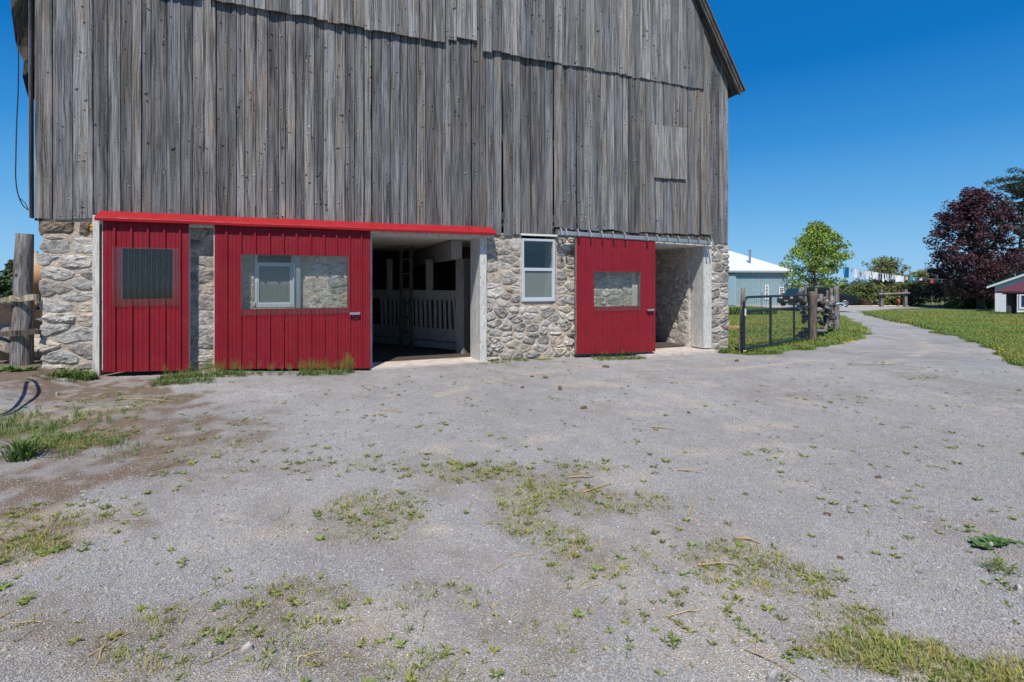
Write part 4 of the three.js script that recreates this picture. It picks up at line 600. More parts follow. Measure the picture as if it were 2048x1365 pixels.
// ------------------------------------------------------------------ trees and shrubs
function leafMat(r, g, b) { return new THREE.MeshPhysicalMaterial({ color: new THREE.Color().setRGB(r, g, b), vertexColors: true, roughness: .75, transmission: .25, thickness: 0, side: THREE.DoubleSide }); }
function leaves(list, size, seed, o = {}) {   // list of [x, y, z, spread, count]; diamond leaves folded along the middle
  const r = rng(seed), pos = [], col = [], a = V(), b = V(), n = V(), c = V(); const asp = o.aspect || .62;
  for (const [x, y, z, sp, cnt] of list) { const tone = rr(.75, 1.2, r); for (let k = 0; k < cnt; k++) {
    n.set(r() - .5, r() - .5 + (o.up ?? .25), r() - .5).normalize(); a.set(r() - .5, r() - .5, r() - .5).cross(n).normalize(); b.crossVectors(n, a);
    let q; do { q = [r() * 2 - 1, r() * 2 - 1, r() * 2 - 1]; } while (q[0] ** 2 + q[1] ** 2 + q[2] ** 2 > 1);
    c.set(x + q[0] * sp, y + q[1] * sp * (o.flat || .7), z + q[2] * sp); const s = size * rr(.6, 1.3, r), t = tone * rr(.7, 1.35, r), wm = rr(-.12, .18, r);
    const P = [[-s, 0, 0], [0, -s * asp, s * .15], [s, 0, 0], [0, s * asp, s * .15]].map(([u, v, w]) => [c.x + a.x * u + b.x * v + n.x * w, c.y + a.y * u + b.y * v + n.y * w, c.z + a.z * u + b.z * v + n.z * w]);
    for (const i of [0, 1, 2, 0, 2, 3]) { pos.push(...P[i]); col.push(t * (1 + wm), t, t * (1 - wm * .5)); } } }
  return geoFrom(pos, null, col);
}
const trunkMat = mat(.12, .1, .08, .95, { bumpMap: barkBump, bumpScale: .02 });
function tree(o) {   // o.pos foot, o.h height, o.r crown radius, o.base where the crown starts, o.shape(t) radius share at height share t
  const T = thing(o.name, o.label, o.category || 'tree', [o.pos.x, o.pos.y - .1, o.pos.z], o.turn || 0, o.group), r = rng(o.seed), tips = [], limbs = [], n = o.limbs || 60, lean = o.lean || 0;
  const tr = o.tr || o.h * .018, trunk = []; for (let i = 0; i <= 7; i++) { const t = i / 7; trunk.push(V(Math.sin(t * 3 + o.seed) * o.r * .06 + lean * t * o.r, t * o.h * .82, Math.cos(t * 2.6 + o.seed) * o.r * .05)); }
  const at = (t) => { const f = clamp(t) * 7, i = Math.min(6, Math.floor(f)); return trunk[i].clone().lerp(trunk[i + 1], f - i); };
  mesh('trunk', tube(trunk, trunk.map((_, i) => tr * (i === 0 ? 1.35 : 1 - i / 7.6)), 8, .06, o.seed), o.trunkMat || trunkMat, T);
  for (let k = 0; k < n; k++) {
    const t = Math.pow(r(), o.bias || .8), R0 = o.r * o.shape(t), an = r() * 6.283, rad = R0 * Math.pow(r(), .42) * rr(.82, 1.12, r), c = at((o.base + (o.h - o.base) * t) / (o.h * .82)), tip = V(c.x + Math.cos(an) * rad, o.base + (o.h - o.base) * t + rr(-.03, .03, r) * o.h, c.z + Math.sin(an) * rad);
    tips.push([tip.x, tip.y, tip.z, o.clump * rr(.7, 1.3, r), Math.round(o.per * rr(.6, 1.4, r))]);
    if (k % (o.limbEvery || 2) === 0) { const s = at(Math.max(.12, (tip.y - rad * (o.rise ?? .7)) / (o.h * .82))), mid = s.clone().lerp(tip, .5); mid.y -= (o.sag ?? .04) * rad; mid.x += (r() - .5) * rad * .2; limbs.push(tube([s, mid, tip], [tr * .42, tr * .24, tr * .05], 4)); tips.push([lerp(mid.x, tip.x, .4), lerp(mid.y, tip.y, .4), lerp(mid.z, tip.z, .4), o.clump * .8, Math.round(o.per * .5)]); }
  }
  if (limbs.length) mesh('limbs', merge(limbs), o.trunkMat || trunkMat, T);
  mesh('crown', leaves(tips, o.leaf, o.seed + 1, o), o.mat, T); return T;
}
const dome = (t) => Math.sin(Math.PI * (.12 + .8 * t)) ** .7, egg = (t) => t < .3 ? lerp(.72, 1, t / .3) : Math.cos((t - .3) / .7 * 1.5) ** .8;
const M = { spring: leafMat(.26, .37, .05), purple: leafMat(.08, .021, .032), olive: leafMat(.21, .23, .06), bush: leafMat(.13, .175, .04), dark: leafMat(.04, .065, .028), pine: leafMat(.045, .075, .022), deep: leafMat(.05, .1, .025) };
const footAt = (px, D) => { const X = (px - 1024) / FOC * D; return V(X, gh(X, D), -D); };
const Hpx = (py, D) => EYE - (py - HORIZON) / FOC * D;
{
  let f = footAt(1630, 60); tree({ name: 'maple_tree', label: 'bright green young tree standing behind the parked cars', pos: f, h: Hpx(450, 60) - f.y, r: 3.6, base: 2.2, shape: (t) => t < .25 ? lerp(.75, 1, t / .25) : Math.pow(Math.cos((t - .25) / .75 * 1.5), .75), limbs: 170, clump: .72, per: 72, leaf: .135, mat: M.spring, seed: 61, tr: .14, limbEvery: 3 });
  f = footAt(1960, 52); tree({ name: 'purple_maple_tree', label: 'large dark purple-leaved tree beside the white house', pos: f, h: Hpx(383, 52) - f.y, r: 4.3, base: 1.7, shape: (t) => t < .3 ? lerp(.82, 1, t / .3) : Math.pow(Math.cos((t - .3) / .7 * 1.45), .62), limbs: 280, clump: .74, per: 84, leaf: .13, mat: M.purple, seed: 71, tr: .32, limbEvery: 3, bias: .9 });
  f = footAt(1770, 74); tree({ name: 'round_tree', label: 'olive round-topped tree with bare limbs behind the clothes line', pos: f, h: Hpx(516, 74) - f.y, r: 3.6, base: 3.2, shape: (t) => Math.sqrt(Math.max(0, 1 - (t * .98) ** 2)) * .98, limbs: 130, clump: .5, per: 20, leaf: .13, mat: M.olive, seed: 81, tr: .22, limbEvery: 1, rise: 1.2 });
  f = footAt(1845, 74); tree({ name: 'small_olive_tree', label: 'smaller olive tree right of the round-topped tree', pos: f, h: Hpx(541, 74) - f.y, r: 1.8, base: 2, shape: dome, limbs: 40, clump: .5, per: 20, leaf: .14, mat: M.olive, seed: 83, tr: .12 });
  f = footAt(2046, 62); tree({ name: 'white_pine', label: 'tall pine rising behind the purple tree', category: 'tree', pos: f, h: Hpx(345, 62) - f.y, r: 4.4, base: 6, shape: (t) => 1 - t * .45, limbs: 90, clump: .75, per: 60, leaf: .2, aspect: .25, mat: M.pine, seed: 91, tr: .3, limbEvery: 1, rise: .1, flat: .4 });
  f = footAt(2030, 56); tree({ name: 'dark_evergreen', label: 'dark evergreen close behind the white house', pos: f, h: 5.5, r: 3, base: .4, shape: (t) => 1 - t * .7, limbs: 80, clump: .8, per: 40, leaf: .2, aspect: .3, mat: M.dark, seed: 97, tr: .2 });
  // shrubs in front of the plantation
  const sh = [[1672, 66, 590, 2.4, 'deep'], [1705, 62, 574, 2.2, 'bush'], [1728, 60, 566, 2.3, 'bush'], [1752, 61, 572, 2.1, 'olive'], [1782, 62, 575, 2.3, 'bush'], [1806, 60, 568, 1.7, 'olive'], [1822, 61, 577, 1.4, 'olive'], [1925, 54, 600, 1.6, 'bush'], [1975, 53, 594, 1.9, 'deep'], [1957, 55, 596, 1.8, 'bush']];
  const lb = ['dark green bush at the end of the parked cars', 'tall leafy bush just right of the dark car', 'tallest yellow-green bush under the white washing', 'olive bush behind the left end of the wooden rail', 'olive-brown bush behind the middle of the wooden rail', 'yellowish bush behind the right post of the wooden rail', 'small yellowish bush right of the wooden rail', 'low bush left of the purple tree trunk', 'dark bush against the white house corner', 'green bush right of the purple tree trunk'];
  sh.forEach(([px, D, top, r, m], i) => { const p = footAt(px, D); tree({ name: 'shrub', label: lb[i], category: 'bush', pos: p, h: Hpx(top, D) - p.y, r, base: .15, shape: (t) => Math.sqrt(1 - t * t * .8) * (.85 + .15 * Math.sin(t * 9 + i)), limbs: 55, clump: .45, per: 34, leaf: .13, mat: M[m], seed: 120 + i * 3, tr: .07, group: 'bushes beyond the drive', limbEvery: 3 }); });
  // the plantation: one tree of each of three sizes, then copies
  const proto = []; for (let k = 0; k < 3; k++) { const t = tree({ name: 'plantation_tree', label: 'dark narrow evergreen in the plantation row behind the lawn', pos: V(0, 0, 0), h: 5.2 + k * .6, r: 1.3 + k * .12, base: 1.1, shape: (q) => .45 + .6 * Math.sin(q * 2.6 + .3), limbs: 60, clump: .42, per: 24, leaf: .15, aspect: .3, mat: M.dark, seed: 200 + k, tr: .08, group: 'evergreens in the plantation row', trunkMat: mat(.2, .17, .14, .95) }); proto.push(t); }
  const r = rng(77); let k = 0; const put = (px, D, s = 1) => { const p = footAt(px, D); let t = proto[k % 3]; if (k >= 3) { t = t.clone(); t.name = numbered('plantation_tree'); scene.add(t); } t.position.set(p.x, p.y - .1, p.z); t.rotation.y = r() * 6; t.scale.setScalar(s * rr(.85, 1.12, r)); k++; };
  for (let px = 1830; px < 2000; px += 9) put(px + rr(-4, 4, r), rr(58, 63, r), .5); for (let px = 1655; px < 2060; px += 16) put(px + rr(-5, 5, r), rr(72, 78, r), .56);
  for (let px = 1845; px < 1930; px += 14) { const p = footAt(px, 95); const t = proto[k % 3].clone(); t.name = numbered('plantation_tree'); t.userData = { ...t.userData, label: 'taller green tree in the far wood left of the purple tree', group: 'far wood behind the plantation' }; scene.add(t); t.position.set(p.x, p.y, p.z); t.scale.setScalar(.84 + rr(0, .12, r)); k++; }
  // trees and hedge far left
  f = footAt(34, 40); f.y = .3; tree({ name: 'broadleaf_tree', label: 'dark green tree far behind the round post', pos: f, h: Hpx(524, 40) - .3, r: 1.35, base: .5, shape: (t) => Math.pow(Math.cos(t * 1.45), .8), limbs: 80, clump: .4, per: 34, leaf: .13, mat: M.deep, seed: 301, tr: .12 });
  [[-20, 39, 556], [12, 37, 562], [62, 38, 548], [78, 40, 556]].forEach(([px, D, top], i) => { const p = footAt(px, D); p.y = .2; tree({ name: 'shrub', label: ['green hedge bush at the far left edge', 'green hedge bush just left of the round post', 'green hedge bush seen between the post and the horse', 'green hedge bush behind the horse'][i], category: 'bush', pos: p, h: Hpx(top, D) - .2, r: 1.5, base: .1, shape: (t) => Math.sqrt(1 - t * t * .85), limbs: 60, clump: .4, per: 34, leaf: .13, mat: M.deep, seed: 320 + i, tr: .06, group: 'bushes far left', limbEvery: 4 }); });
  // trees behind the viewpoint, mirrored in the door panel and window
  const bt = tree({ name: 'yard_tree', label: 'leafy yard tree behind the viewpoint, mirrored in the window glass', pos: V(-6, 0, 18), h: 7.5, r: 3.4, base: 1.2, shape: dome, limbs: 90, clump: .8, per: 34, leaf: .22, mat: M.deep, seed: 401, tr: .18, group: 'yard trees behind the viewpoint' });
  for (const [x, z, s] of [[0, 21, .9], [6.5, 19, 1.1], [-13, 20, 1.05], [13, 23, 1.2]]) { const t = bt.clone(); t.name = numbered('yard_tree'); t.position.set(x, 0, z); t.rotation.y = x; t.scale.setScalar(s); scene.add(t); }
}

// ------------------------------------------------------------------ gate, posts, rail fence on the right
{
  const p1 = G(1482, 707), D1 = p1.D, foot = V(p1.X, p1.y, -D1);
  roundPost('fence_post', 'knotty leaning post at the hinge side of the metal gate', 'post', foot, AT(1486.5, 577, D1), .055, .04, 21, 'fence posts right of the barn', mat(1.3, 1.05, .8, .93, { map: woodMap, bumpMap: woodBump, bumpScale: .006 }));
  const a = AT(1488.5, 703, D1 - .2), b = AT(1618, 678, 13.4), gate = thing('metal_gate', 'dark green tubular metal gate with a wire mesh infill', 'gate', [a.x, 0, a.z]);
  gate.rotation.y = -Math.atan2(b.z - a.z, b.x - a.x); const len = Math.hypot(b.x - a.x, b.z - a.z), y0 = a.y, y1 = b.y + .03, up = [Hpx(595, D1 - .2), Hpx(590, 13.4)], md = [Hpx(623, D1 - .2), Hpx(614, 13.4)];
  const yb = (x) => lerp(y0 + .05, y1, x / len), yt = (x) => lerp(up[0], up[1], x / len), ym = (x) => lerp(md[0], md[1], x / len), gm = mat(.013, .023, .03, .38), rd = .028, c = .16;
  const L = (pts, r = rd) => { const cv = new THREE.CatmullRomCurve3(pts.map((p) => V(...p)), false, 'catmullrom', .15); return new THREE.TubeGeometry(cv, pts.length * 6, r, 8); };
  mesh('frame', L([[0, yb(0), 0], [0, yb(0) + .3, 0], [0, yt(0) - c, 0], [.05, yt(0) - .05, 0], [c, yt(0), 0], [len * .5, yt(len * .5), 0], [len - c, yt(len), 0], [len - .05, yt(len) - .05, 0], [len, yt(len) - c, 0], [len, yb(len), 0]]), gm, gate);
  mesh('rail', L([[0, yb(0), 0], [len / 2, yb(len / 2), 0], [len, yb(len), 0]]), gm, gate); mesh('rail', L([[0, ym(0), 0], [len / 2, ym(len / 2), 0], [len, ym(len), 0]]), gm, gate);
  for (const f of [.37, .74]) mesh('upright', L([[len * f, yb(len * f), 0], [len * f, yt(len * f), 0]]), gm, gate);
  const w = []; for (let x = .06; x < len; x += .1) w.push(box(x, x + .003, yb(x), yt(x) - .03, -.002, .002)); for (let k = 1; k < 11; k++) { const t = k / 11; const g = box(0, len, -.0015, .0015, -.002, .002); const pp = g.attributes.position; for (let i = 0; i < pp.count; i++) pp.setY(i, pp.getY(i) + lerp(yb(pp.getX(i)), yt(pp.getX(i)), t)); w.push(g); }
  const wm = mesh('wire_mesh', merge(w), mat(.1, .11, .11, .5), gate); wm.userData.kind = 'stuff';
  mesh('tag', box(-.03, .035, ym(0) - .1, ym(0) + .06, .03, .035), whitePaint, gate, 'small white tag on the gate frame');
  for (const f of [.15, .75]) mesh('hinge', new THREE.CylinderGeometry(.035, .035, .06, 8).translate(-.0, lerp(yb(0), yt(0), f), 0), gm, gate);
  // hinge and latch posts, cedar rail fence behind
  const P = (px, top, bot, D, r, lab, sd) => { const g = G(px, bot); const f = V(g.X, g.y, -g.D); return roundPost('fence_post', lab, 'post', f, AT(px + (sd % 3 - 1) * 2, top, g.D), r, r * .85, sd, 'fence posts right of the barn', sd % 2 ? postWood : greyRail); };
  roundPost('fence_post', 'dark square-topped latch post at the far end of the gate', 'post', V(AT(1626, 0, 13.55).x, gh(8.1, 13.55), -13.55), AT(1626, 583, 13.55), .1, .095, 31, 'fence posts right of the barn', mat(.9, .72, .58, .93, { map: woodMap, bumpMap: woodBump, bumpScale: .008 }));
  P(1674, 573, 664, 0, .1, 'tall grey post by the drive at the end of the rail fence', 33);
  P(1664, 577, 658, 0, .085, 'grey post doubled behind the tall drive post', 34); P(1634.5, 577, 650, 0, .06, 'slim pale post just right of the latch post', 36); P(1655, 581, 650, 0, .05, 'thin short post between the stacked rails', 37);
  P(1602, 576, 634, 0, .075, 'knotty post behind the gate with short cross rails', 38); P(1613, 571, 640, 0, .065, 'slim grey post standing above the gate top', 39);
  const fence = thing('cedar_rail_fence', 'crooked cedar rails stacked between posts beside the drive', 'fence', [0, 0, 0]); const r = rng(9);
  const rail = (a, b, rad, sd, m) => mesh('rail', scaleUV(tube(wobbly(a, b, 6, .16, sd), [1, 1.1, .9, 1.05, .95, 1, .8].map((q) => q * rad), 8, .18, sd), .6), m, fence);
  const mats = [greyRail, darkWood, postWood, splitWood];
  [[1632, 662, 1668, 650], [1630, 644, 1670, 637], [1632, 627, 1668, 622], [1634, 620, 1668, 601], [1632, 614, 1662, 620], [1640, 603, 1668, 599], [1630, 601, 1652, 598], [1646, 608, 1669, 612], [1650, 615, 1668, 628]].forEach(([x0, yy0, x1, yy1], i) => rail(AT(x0, yy0, 13.9 + (i % 3) * .12), AT(x1, yy1, 15.9 + (i % 2) * .15), rr(.045, .075, r), 700 + i, mats[i % 3]));
  [[1655, 604], [1648, 600], [1660, 612]].forEach(([x, y], i) => { const a = AT(x, y, 14.6); rail(a, a.clone().add(V(.4, .05, -1.4)), .075, 730 + i, mats[i]); });
  [[1600, 596, 1612, 603], [1598, 613, 1612, 618], [1604, 628, 1616, 634], [1607, 604, 1620, 607], [1606, 645, 1618, 642], [1605, 668, 1617, 664]].forEach(([x0, y0, x1, y1], i) => { const a = AT(x0, y0, 14.3), b = AT(x1, y1, 14.0); rail(a.add(V(-.02, 0, 0)), b, .05 + (i % 2) * .02, 760 + i, mats[(i + 1) % 3]); });
  // hose at the post
  const hz = [[1672, 609], [1682, 607], [1690, 611], [1686, 614], [1680, 611]].map(([x, y]) => AT(x, y, 15.7)); const h = mesh('hose', new THREE.TubeGeometry(new THREE.CatmullRomCurve3(hz), 24, .02, 6), mat(.45, .62, .75, .5)); meta(h, 'pale blue hose looped on the tall drive post', 'hose');
  // round orange-brown log lying in the paddock
  const l0 = AT(1440, 645, 16.6), l1 = AT(1482, 645, 17.2); const lg = mesh('peeled_log', scaleUV(tube(wobbly(l0, l1, 5, .03, 4), [.1, .105, .1, .1, .098, .095], 10, .05, 2), .6), mat(2.6, 1.5, .75, .9, { map: woodMap })); lg.position.y += gh(l0.x, 16.8) + .12 - l0.y; meta(lg, 'orange-brown peeled log lying behind the barn corner', 'log');
  // yellow ball-like dandelion and pale stones at the gate foot
  const st = (px, py, s, lab, m) => { const p = G(px, py); const q = mesh('ground_stone', stoneGeo([[-s, -s * .5], [s * .9, -s * .55], [s, s * .5], [-s * .8, s * .6]], s * .5, Math.round(px)), m); q.rotation.x = -1.35; q.rotation.z = px; q.position.set(p.X, p.y + .02, -p.D); return meta(q, lab, 'stone'); };
  st(1487, 706, .14, 'flat pale stone at the foot of the metal gate', stoneMats[1]); st(491, 1305, .03, 'pale grey stone among the weeds near the bottom edge', stoneMats[0]); st(257, 818, .028, 'pale stone on the bare soil before the small red door', stoneMats[0]); st(2040, 1187, .022, 'white stone at the right edge of the gravel', stoneMats[1]); st(1540, 1362, .03, 'small pale stone at the bottom edge of the gravel', stoneMats[4]); st(420, 1316, .014, 'tiny pale pebble left of the pale grey stone', stoneMats[0]); st(1027, 1253, .012, 'tiny white pebble in the middle gravel', stoneMats[5]); st(112, 790, .03, 'pale stone on the soil right of the looped shadow', stoneMats[0]);
  const y = G(1466, 703), bl = mesh('yellow_ball', new THREE.IcosahedronGeometry(.045, 2), mat(.75, .42, .02, .6)); const bp = bl.geometry.attributes.position; for (let i = 0; i < bp.count; i++) bp.setY(i, bp.getY(i) * .85); bl.position.set(y.X, y.y + .04, -y.D); meta(bl, 'small yellow ball by the stone corner at the gate', 'ball');
}
// ------------------------------------------------------------------ the blue-grey shed
{
  const D = 60, p = footAt(1577, D), gy = Hpx(611, D), o = thing('metal_shed', 'blue-grey ribbed metal shed with a white roof beyond the paddock', 'shed', [p.x, gy, p.z], FACE * .35);
  const H = Hpx(543, D) - gy, W = 20, dep = 13, sh = mat(.31, .43, .48, .5, { map: scuff }), pos = []; // wall to the left of the corner, roof falling toward us
  const rib = .28, n = Math.round(W / rib); const q = (a, b, c, d) => { for (const v of [a, b, c, a, c, d]) pos.push(...v); };
  for (let i = 0; i < n; i++) { const x = -i * rib, P = [[x, 0], [x - .18, 0], [x - .2, .035], [x - .26, .035], [x - .28, 0]]; for (let k = 0; k < 4; k++) q([P[k + 1][0], 0, P[k + 1][1]], [P[k][0], 0, P[k][1]], [P[k][0], H, P[k][1]], [P[k + 1][0], H, P[k + 1][1]]); }
  mesh('wall', uvMetres(geoFrom(pos), .5), sh, o); mesh('end_wall', uvMetres(box(-.1, -.02, 0, H + .1, -dep, -.03), .5), sh, o); mesh('far_walls', uvMetres(merge([box(-W, -W + .1, 0, H, -dep, -.05), box(-W, -.1, 0, H, -dep, -dep + .1)]), .5), sh, o);
  const rise = 2.75, rx = -3.6, rm = mat(.78, .79, .8, .45, { metalness: .1 }), e = .45, rp = []; const Q = (a, b, c, d) => { for (const v of [a, b, c, a, c, d]) rp.push(...v); };
  const A = [e, H, e], B = [-W, H, e], C = [-W, H + rise, -dep / 2], Dd = [rx, H + rise, -dep / 2], E = [e, H, -dep - e], Fq = [-W, H, -dep - e], up = (v) => [v[0], v[1] + .1, v[2]];
  for (const f of [(v) => v, up]) { Q(f(B), f(A), f(Dd), f(C)); Q(f(E), f(Fq), f(C), f(Dd)); for (const v of [f(A), f(E), f(Dd)]) rp.push(...v); } Q(B, A, up(A), up(B)); Q(A, E, up(E), up(A));
  mesh('roof', geoFrom(rp), rm, o); mesh('fascia', box(-W, e, H - .16, H - .02, e - .04, e + .02), mat(.3, .36, .4, .5), o); mesh('soffit', box(-W, e - .04, H - .05, H - .02, .05, e - .04), mat(.35, .4, .43, .7), o);
  const pipe = mesh('flue_pipe', merge([new THREE.CylinderGeometry(.13, .13, 1.5, 10).translate(0, .75, 0), new THREE.CylinderGeometry(.2, .15, .12, 10).translate(0, 1.5, 0)]), mat(.35, .37, .39, .4, { metalness: .6 }), o); pipe.position.set(-3.75, H + .98, -1.9); mesh('cap', new THREE.CylinderGeometry(.19, .19, .06, 10).translate(0, 1.66, 0), mat(.08, .08, .08, .6), pipe);
  const win = (x0, x1, y0, y1) => { const f = mesh('window', box(x0, x1, y0, y1, .04, .1), whitePaint, o), b = .13, m = (y0 + y1) / 2; mesh('pane', box(x0 + b, x1 - b, y0 + b, m - .05, .101, .108), phys(.01, .012, .015, .06), f); mesh('pane', box(x0 + b, x1 - b, m + .05, y1 - b, .101, .108), phys(.01, .012, .015, .06), f); const x = (x0 + x1) / 2; mesh('glazing_bars', merge([box(x - .025, x + .025, y0 + b, y1 - b, .109, .118), ...[.25, .5, .75].map((t) => box(x0 + b, x1 - b, lerp(y0, y1, t) - .025, lerp(y0, y1, t) + .025, .1185, .124))]), whitePaint, f); };
  win(-3.1, -2.62, .72, 2.45); win(-1.25, -.6, .95, 2.2);
  mesh('sliding_door', uvMetres(box(-12, -7.0, .05, H - .35, .12, .2), .5), mat(.28, .42, .5, .5), o); mesh('door_post', box(-6.98, -6.8, 0, H - .3, .06, .14), mat(.36, .44, .48, .5), o); mesh('downpipe', new THREE.CylinderGeometry(.05, .05, H - .3, 8).translate(-.16, H / 2, .12), mat(.3, .38, .42, .5), o); mesh('plinth', box(-W, -.05, -.5, .08, .04, .09), concreteMat, o);
  const m = footAt(1524, 57), mk = thing('marker_stake', 'thin metal stake standing before the shed window', 'stake', [m.x, Hpx(620, 40), 0]); mk.position.copy(AT(1524, 628, 38)); mesh('rod', new THREE.CylinderGeometry(.025, .025, 1.9, 6).translate(0, .95, 0), mat(.15, .16, .16, .6), mk); mesh('cap', box(-.05, .05, 1.8, 2.0, -.03, .03), mat(.5, .55, .6, .5), mk); mk.position.y = gh(mk.position.x, 38) - .05;
}
// ------------------------------------------------------------------ the two parked cars
function car(name, label, px, wheelY, D, turn, paint, wagon) {
  const c = AT(px, wheelY, D), o = thing(name, label, 'car', [c.x, c.y, c.z], turn, 'parked cars'), W = .9;
  const ex = (pts, w, bev, holes) => { const s = new THREE.Shape(); pts.forEach(([x, y], i) => i ? s.lineTo(x, y) : s.moveTo(x, y)); const g = new THREE.ExtrudeGeometry(s, { depth: w * 2 - bev * 2, bevelEnabled: true, bevelThickness: bev, bevelSize: bev, bevelSegments: 3 }); g.translate(0, 0, -w + bev); return g; };
  const arch = (cx) => Array.from({ length: 9 }, (_, i) => { const a = Math.PI * (1 - i / 8); return [cx + Math.cos(a) * .42, .34 + Math.sin(a) * .42]; });
  mesh('body', ex([[-2.25, .38], ...arch(-1.4), ...arch(1.35), [2.22, .4], [2.25, .75], [2.2, 1.0], [1.0, 1.12], [-2.2, 1.12], [-2.28, .8]], W, .05), paint, o);
  mesh('cabin', ex([[-2.18, 1.12], [1.02, 1.12], [.3, 1.66], [-.3, 1.74], [-1.85, 1.72]], W - .1, .06), paint, o);
  const gl = phys(.01, .013, .016, .05);
  for (const s of [-1, 1]) { const z = s * (W - .095); const pane = (pts) => { const sh = new THREE.Shape(pts.map((p) => new THREE.Vector2(...p))); const g = new THREE.ExtrudeGeometry(sh, { depth: .012, bevelEnabled: false }); g.translate(0, 0, z - .006 + s * .012); mesh('window', g, gl, o); }; pane([[.78, 1.17], [.28, 1.58], [-.32, 1.63], [-.32, 1.17]]); pane([[-.38, 1.17], [-.38, 1.63], [-1.15, 1.63], [-1.15, 1.17]]); pane([[-1.22, 1.17], [-1.22, 1.62], [-1.8, 1.6], [-2.02, 1.17]]); }
  { const g = box(-.012, .012, 0, .62, -.72, .72); g.rotateZ(.925); g.translate(.985, 1.16, 0); mesh('windscreen', g, gl, o); const r = box(-.012, .012, .0, .5, -.7, .7); r.rotateZ(-.5); r.translate(-2.19, 1.18, 0); mesh('rear_window', r, gl, o); }
  const ty = new THREE.CylinderGeometry(.36, .36, .24, 24); ty.rotateX(Math.PI / 2); for (const x of [-1.4, 1.35]) for (const s of [-1, 1]) { const w = mesh('wheel', ty, mat(.012, .012, .012, .9), o); w.position.set(x, .36, s * (W - .13)); const rim = [new THREE.CylinderGeometry(.09, .09, .03, 10).rotateX(Math.PI / 2), new THREE.TorusGeometry(.22, .03, 6, 20)]; for (let k = 0; k < 5; k++) { const g = box(-.025, .025, .06, .22, -.012, .012); g.rotateZ(k * 1.2566); rim.push(g); } mesh('rim', merge(rim).translate(0, 0, s * .125), mat(.6, .6, .62, .3, { metalness: .7 }), w); }
  for (const s of [-1, 1]) { mesh('headlight', box(2.2, 2.3, .78, .95, s * .55 - .17, s * .55 + .17), phys(.75, .73, .65, .1), o); mesh('tail_light', box(-2.33, -2.2, .85, 1.25, s * .76 - .08, s * .76 + .08), phys(.4, .01, .015, .15), o); mesh('mirror', new THREE.SphereGeometry(.1, 8, 6).scale(.6, .8, 1.1).translate(.72, 1.2, s * (W + .08)), paint, o); mesh('fog_light', box(2.24, 2.31, .46, .56, s * .6 - .08, s * .6 + .08), phys(.6, .55, .4, .2), o); }
  mesh('front_bumper', ex([[2.12, .32], [2.32, .36], [2.34, .68], [2.12, .7]], W - .02, .03), mat(.02, .02, .02, .6), o); mesh('grille', box(2.27, 2.315, .72, .9, -.34, .34), mat(.03, .03, .03, .4), o); mesh('number_plate', box(2.345, 2.365, .52, .64, -.17, .17), mat(.6, .63, .68, .5), o); mesh('rear_bumper', ex([[-2.4, .36], [-2.15, .34], [-2.15, .68], [-2.38, .66]], W - .02, .03), mat(.02, .02, .02, .6), o);
  mesh('roof_rack', merge([-1, 1].map((s) => box(-1.6, .1, 1.76, 1.8, s * .62 - .02, s * .62 + .02))), mat(.02, .02, .02, .5), o); return o;
}
car('parked_car', 'dark green car facing left in front of the shed', 1596, 612, 50, Math.PI + .62, phys(.012, .034, .03, .25, { clearcoat: 1, clearcoatRoughness: .05 }));
car('parked_car', 'dark blue car with its rear behind the fence posts', 1651, 613, 47, -.28, phys(.008, .012, .024, .25, { clearcoat: 1, clearcoatRoughness: .05 }));

// ------------------------------------------------------------------ wooden rail, fire ring, brown animal, pale kerb
{
  const D = 46, g0 = Hpx(612, D), o = thing('hitching_rail', 'wooden rail on two posts at the far side of the drive', 'rail', [0, 0, 0]);
  for (const px of [1763, 1811]) { const a = AT(px, 612, D); mesh('post', uvMetres(box(a.x - .12, a.x + .12, a.y - .1, Hpx(579, D), a.z - .12, a.z + .12), .4), greyRail, o); }
  const l = AT(1755, 588, D), r = AT(1816, 587, D); mesh('cross_rail', scaleUV(tube([V(l.x, l.y - .05, l.z + .2), V((l.x + r.x) / 2, l.y + .0, l.z + .2), V(r.x, r.y + .02, r.z + .2)], [.12, .11, .1], 8, .1, 3), .4), greyRail, o);
  const f = AT(1732, 611, 47.5), ring = thing('fire_ring', 'rusty round metal fire ring behind the drive', 'fire ring', [f.x, f.y, f.z]); mesh('rim', new THREE.LatheGeometry([[.42, 0], [.43, .42], [.46, .45], [.41, .45], [.4, .02]].map((p) => new THREE.Vector2(...p)), 28), mat(.07, .035, .022, .8), ring);
  const k = []; for (let i = 0; i <= 30; i++) { const a = G(lerp(1690, 1818, i / 30), lerp(614.6, 614, i / 30) - Math.sin(i / 30 * 3.14) * 1); k.push(V(a.X, a.y + .06, -a.D)); } const kb = mesh('kerb', tube(k, .09, 6), concreteMat); meta(kb, 'pale stone kerb along the far edge of the drive', 'kerb', null, 'structure');
  const c = AT(1797, 612, 50); quadruped('brown_calf', 'reddish-brown animal grazing behind the wooden rail', 'animal', [c.x, c.y, c.z], -2.1, .45, mat(.28, .085, .03, .8), mat(.25, .09, .04, .8), true, true);
}
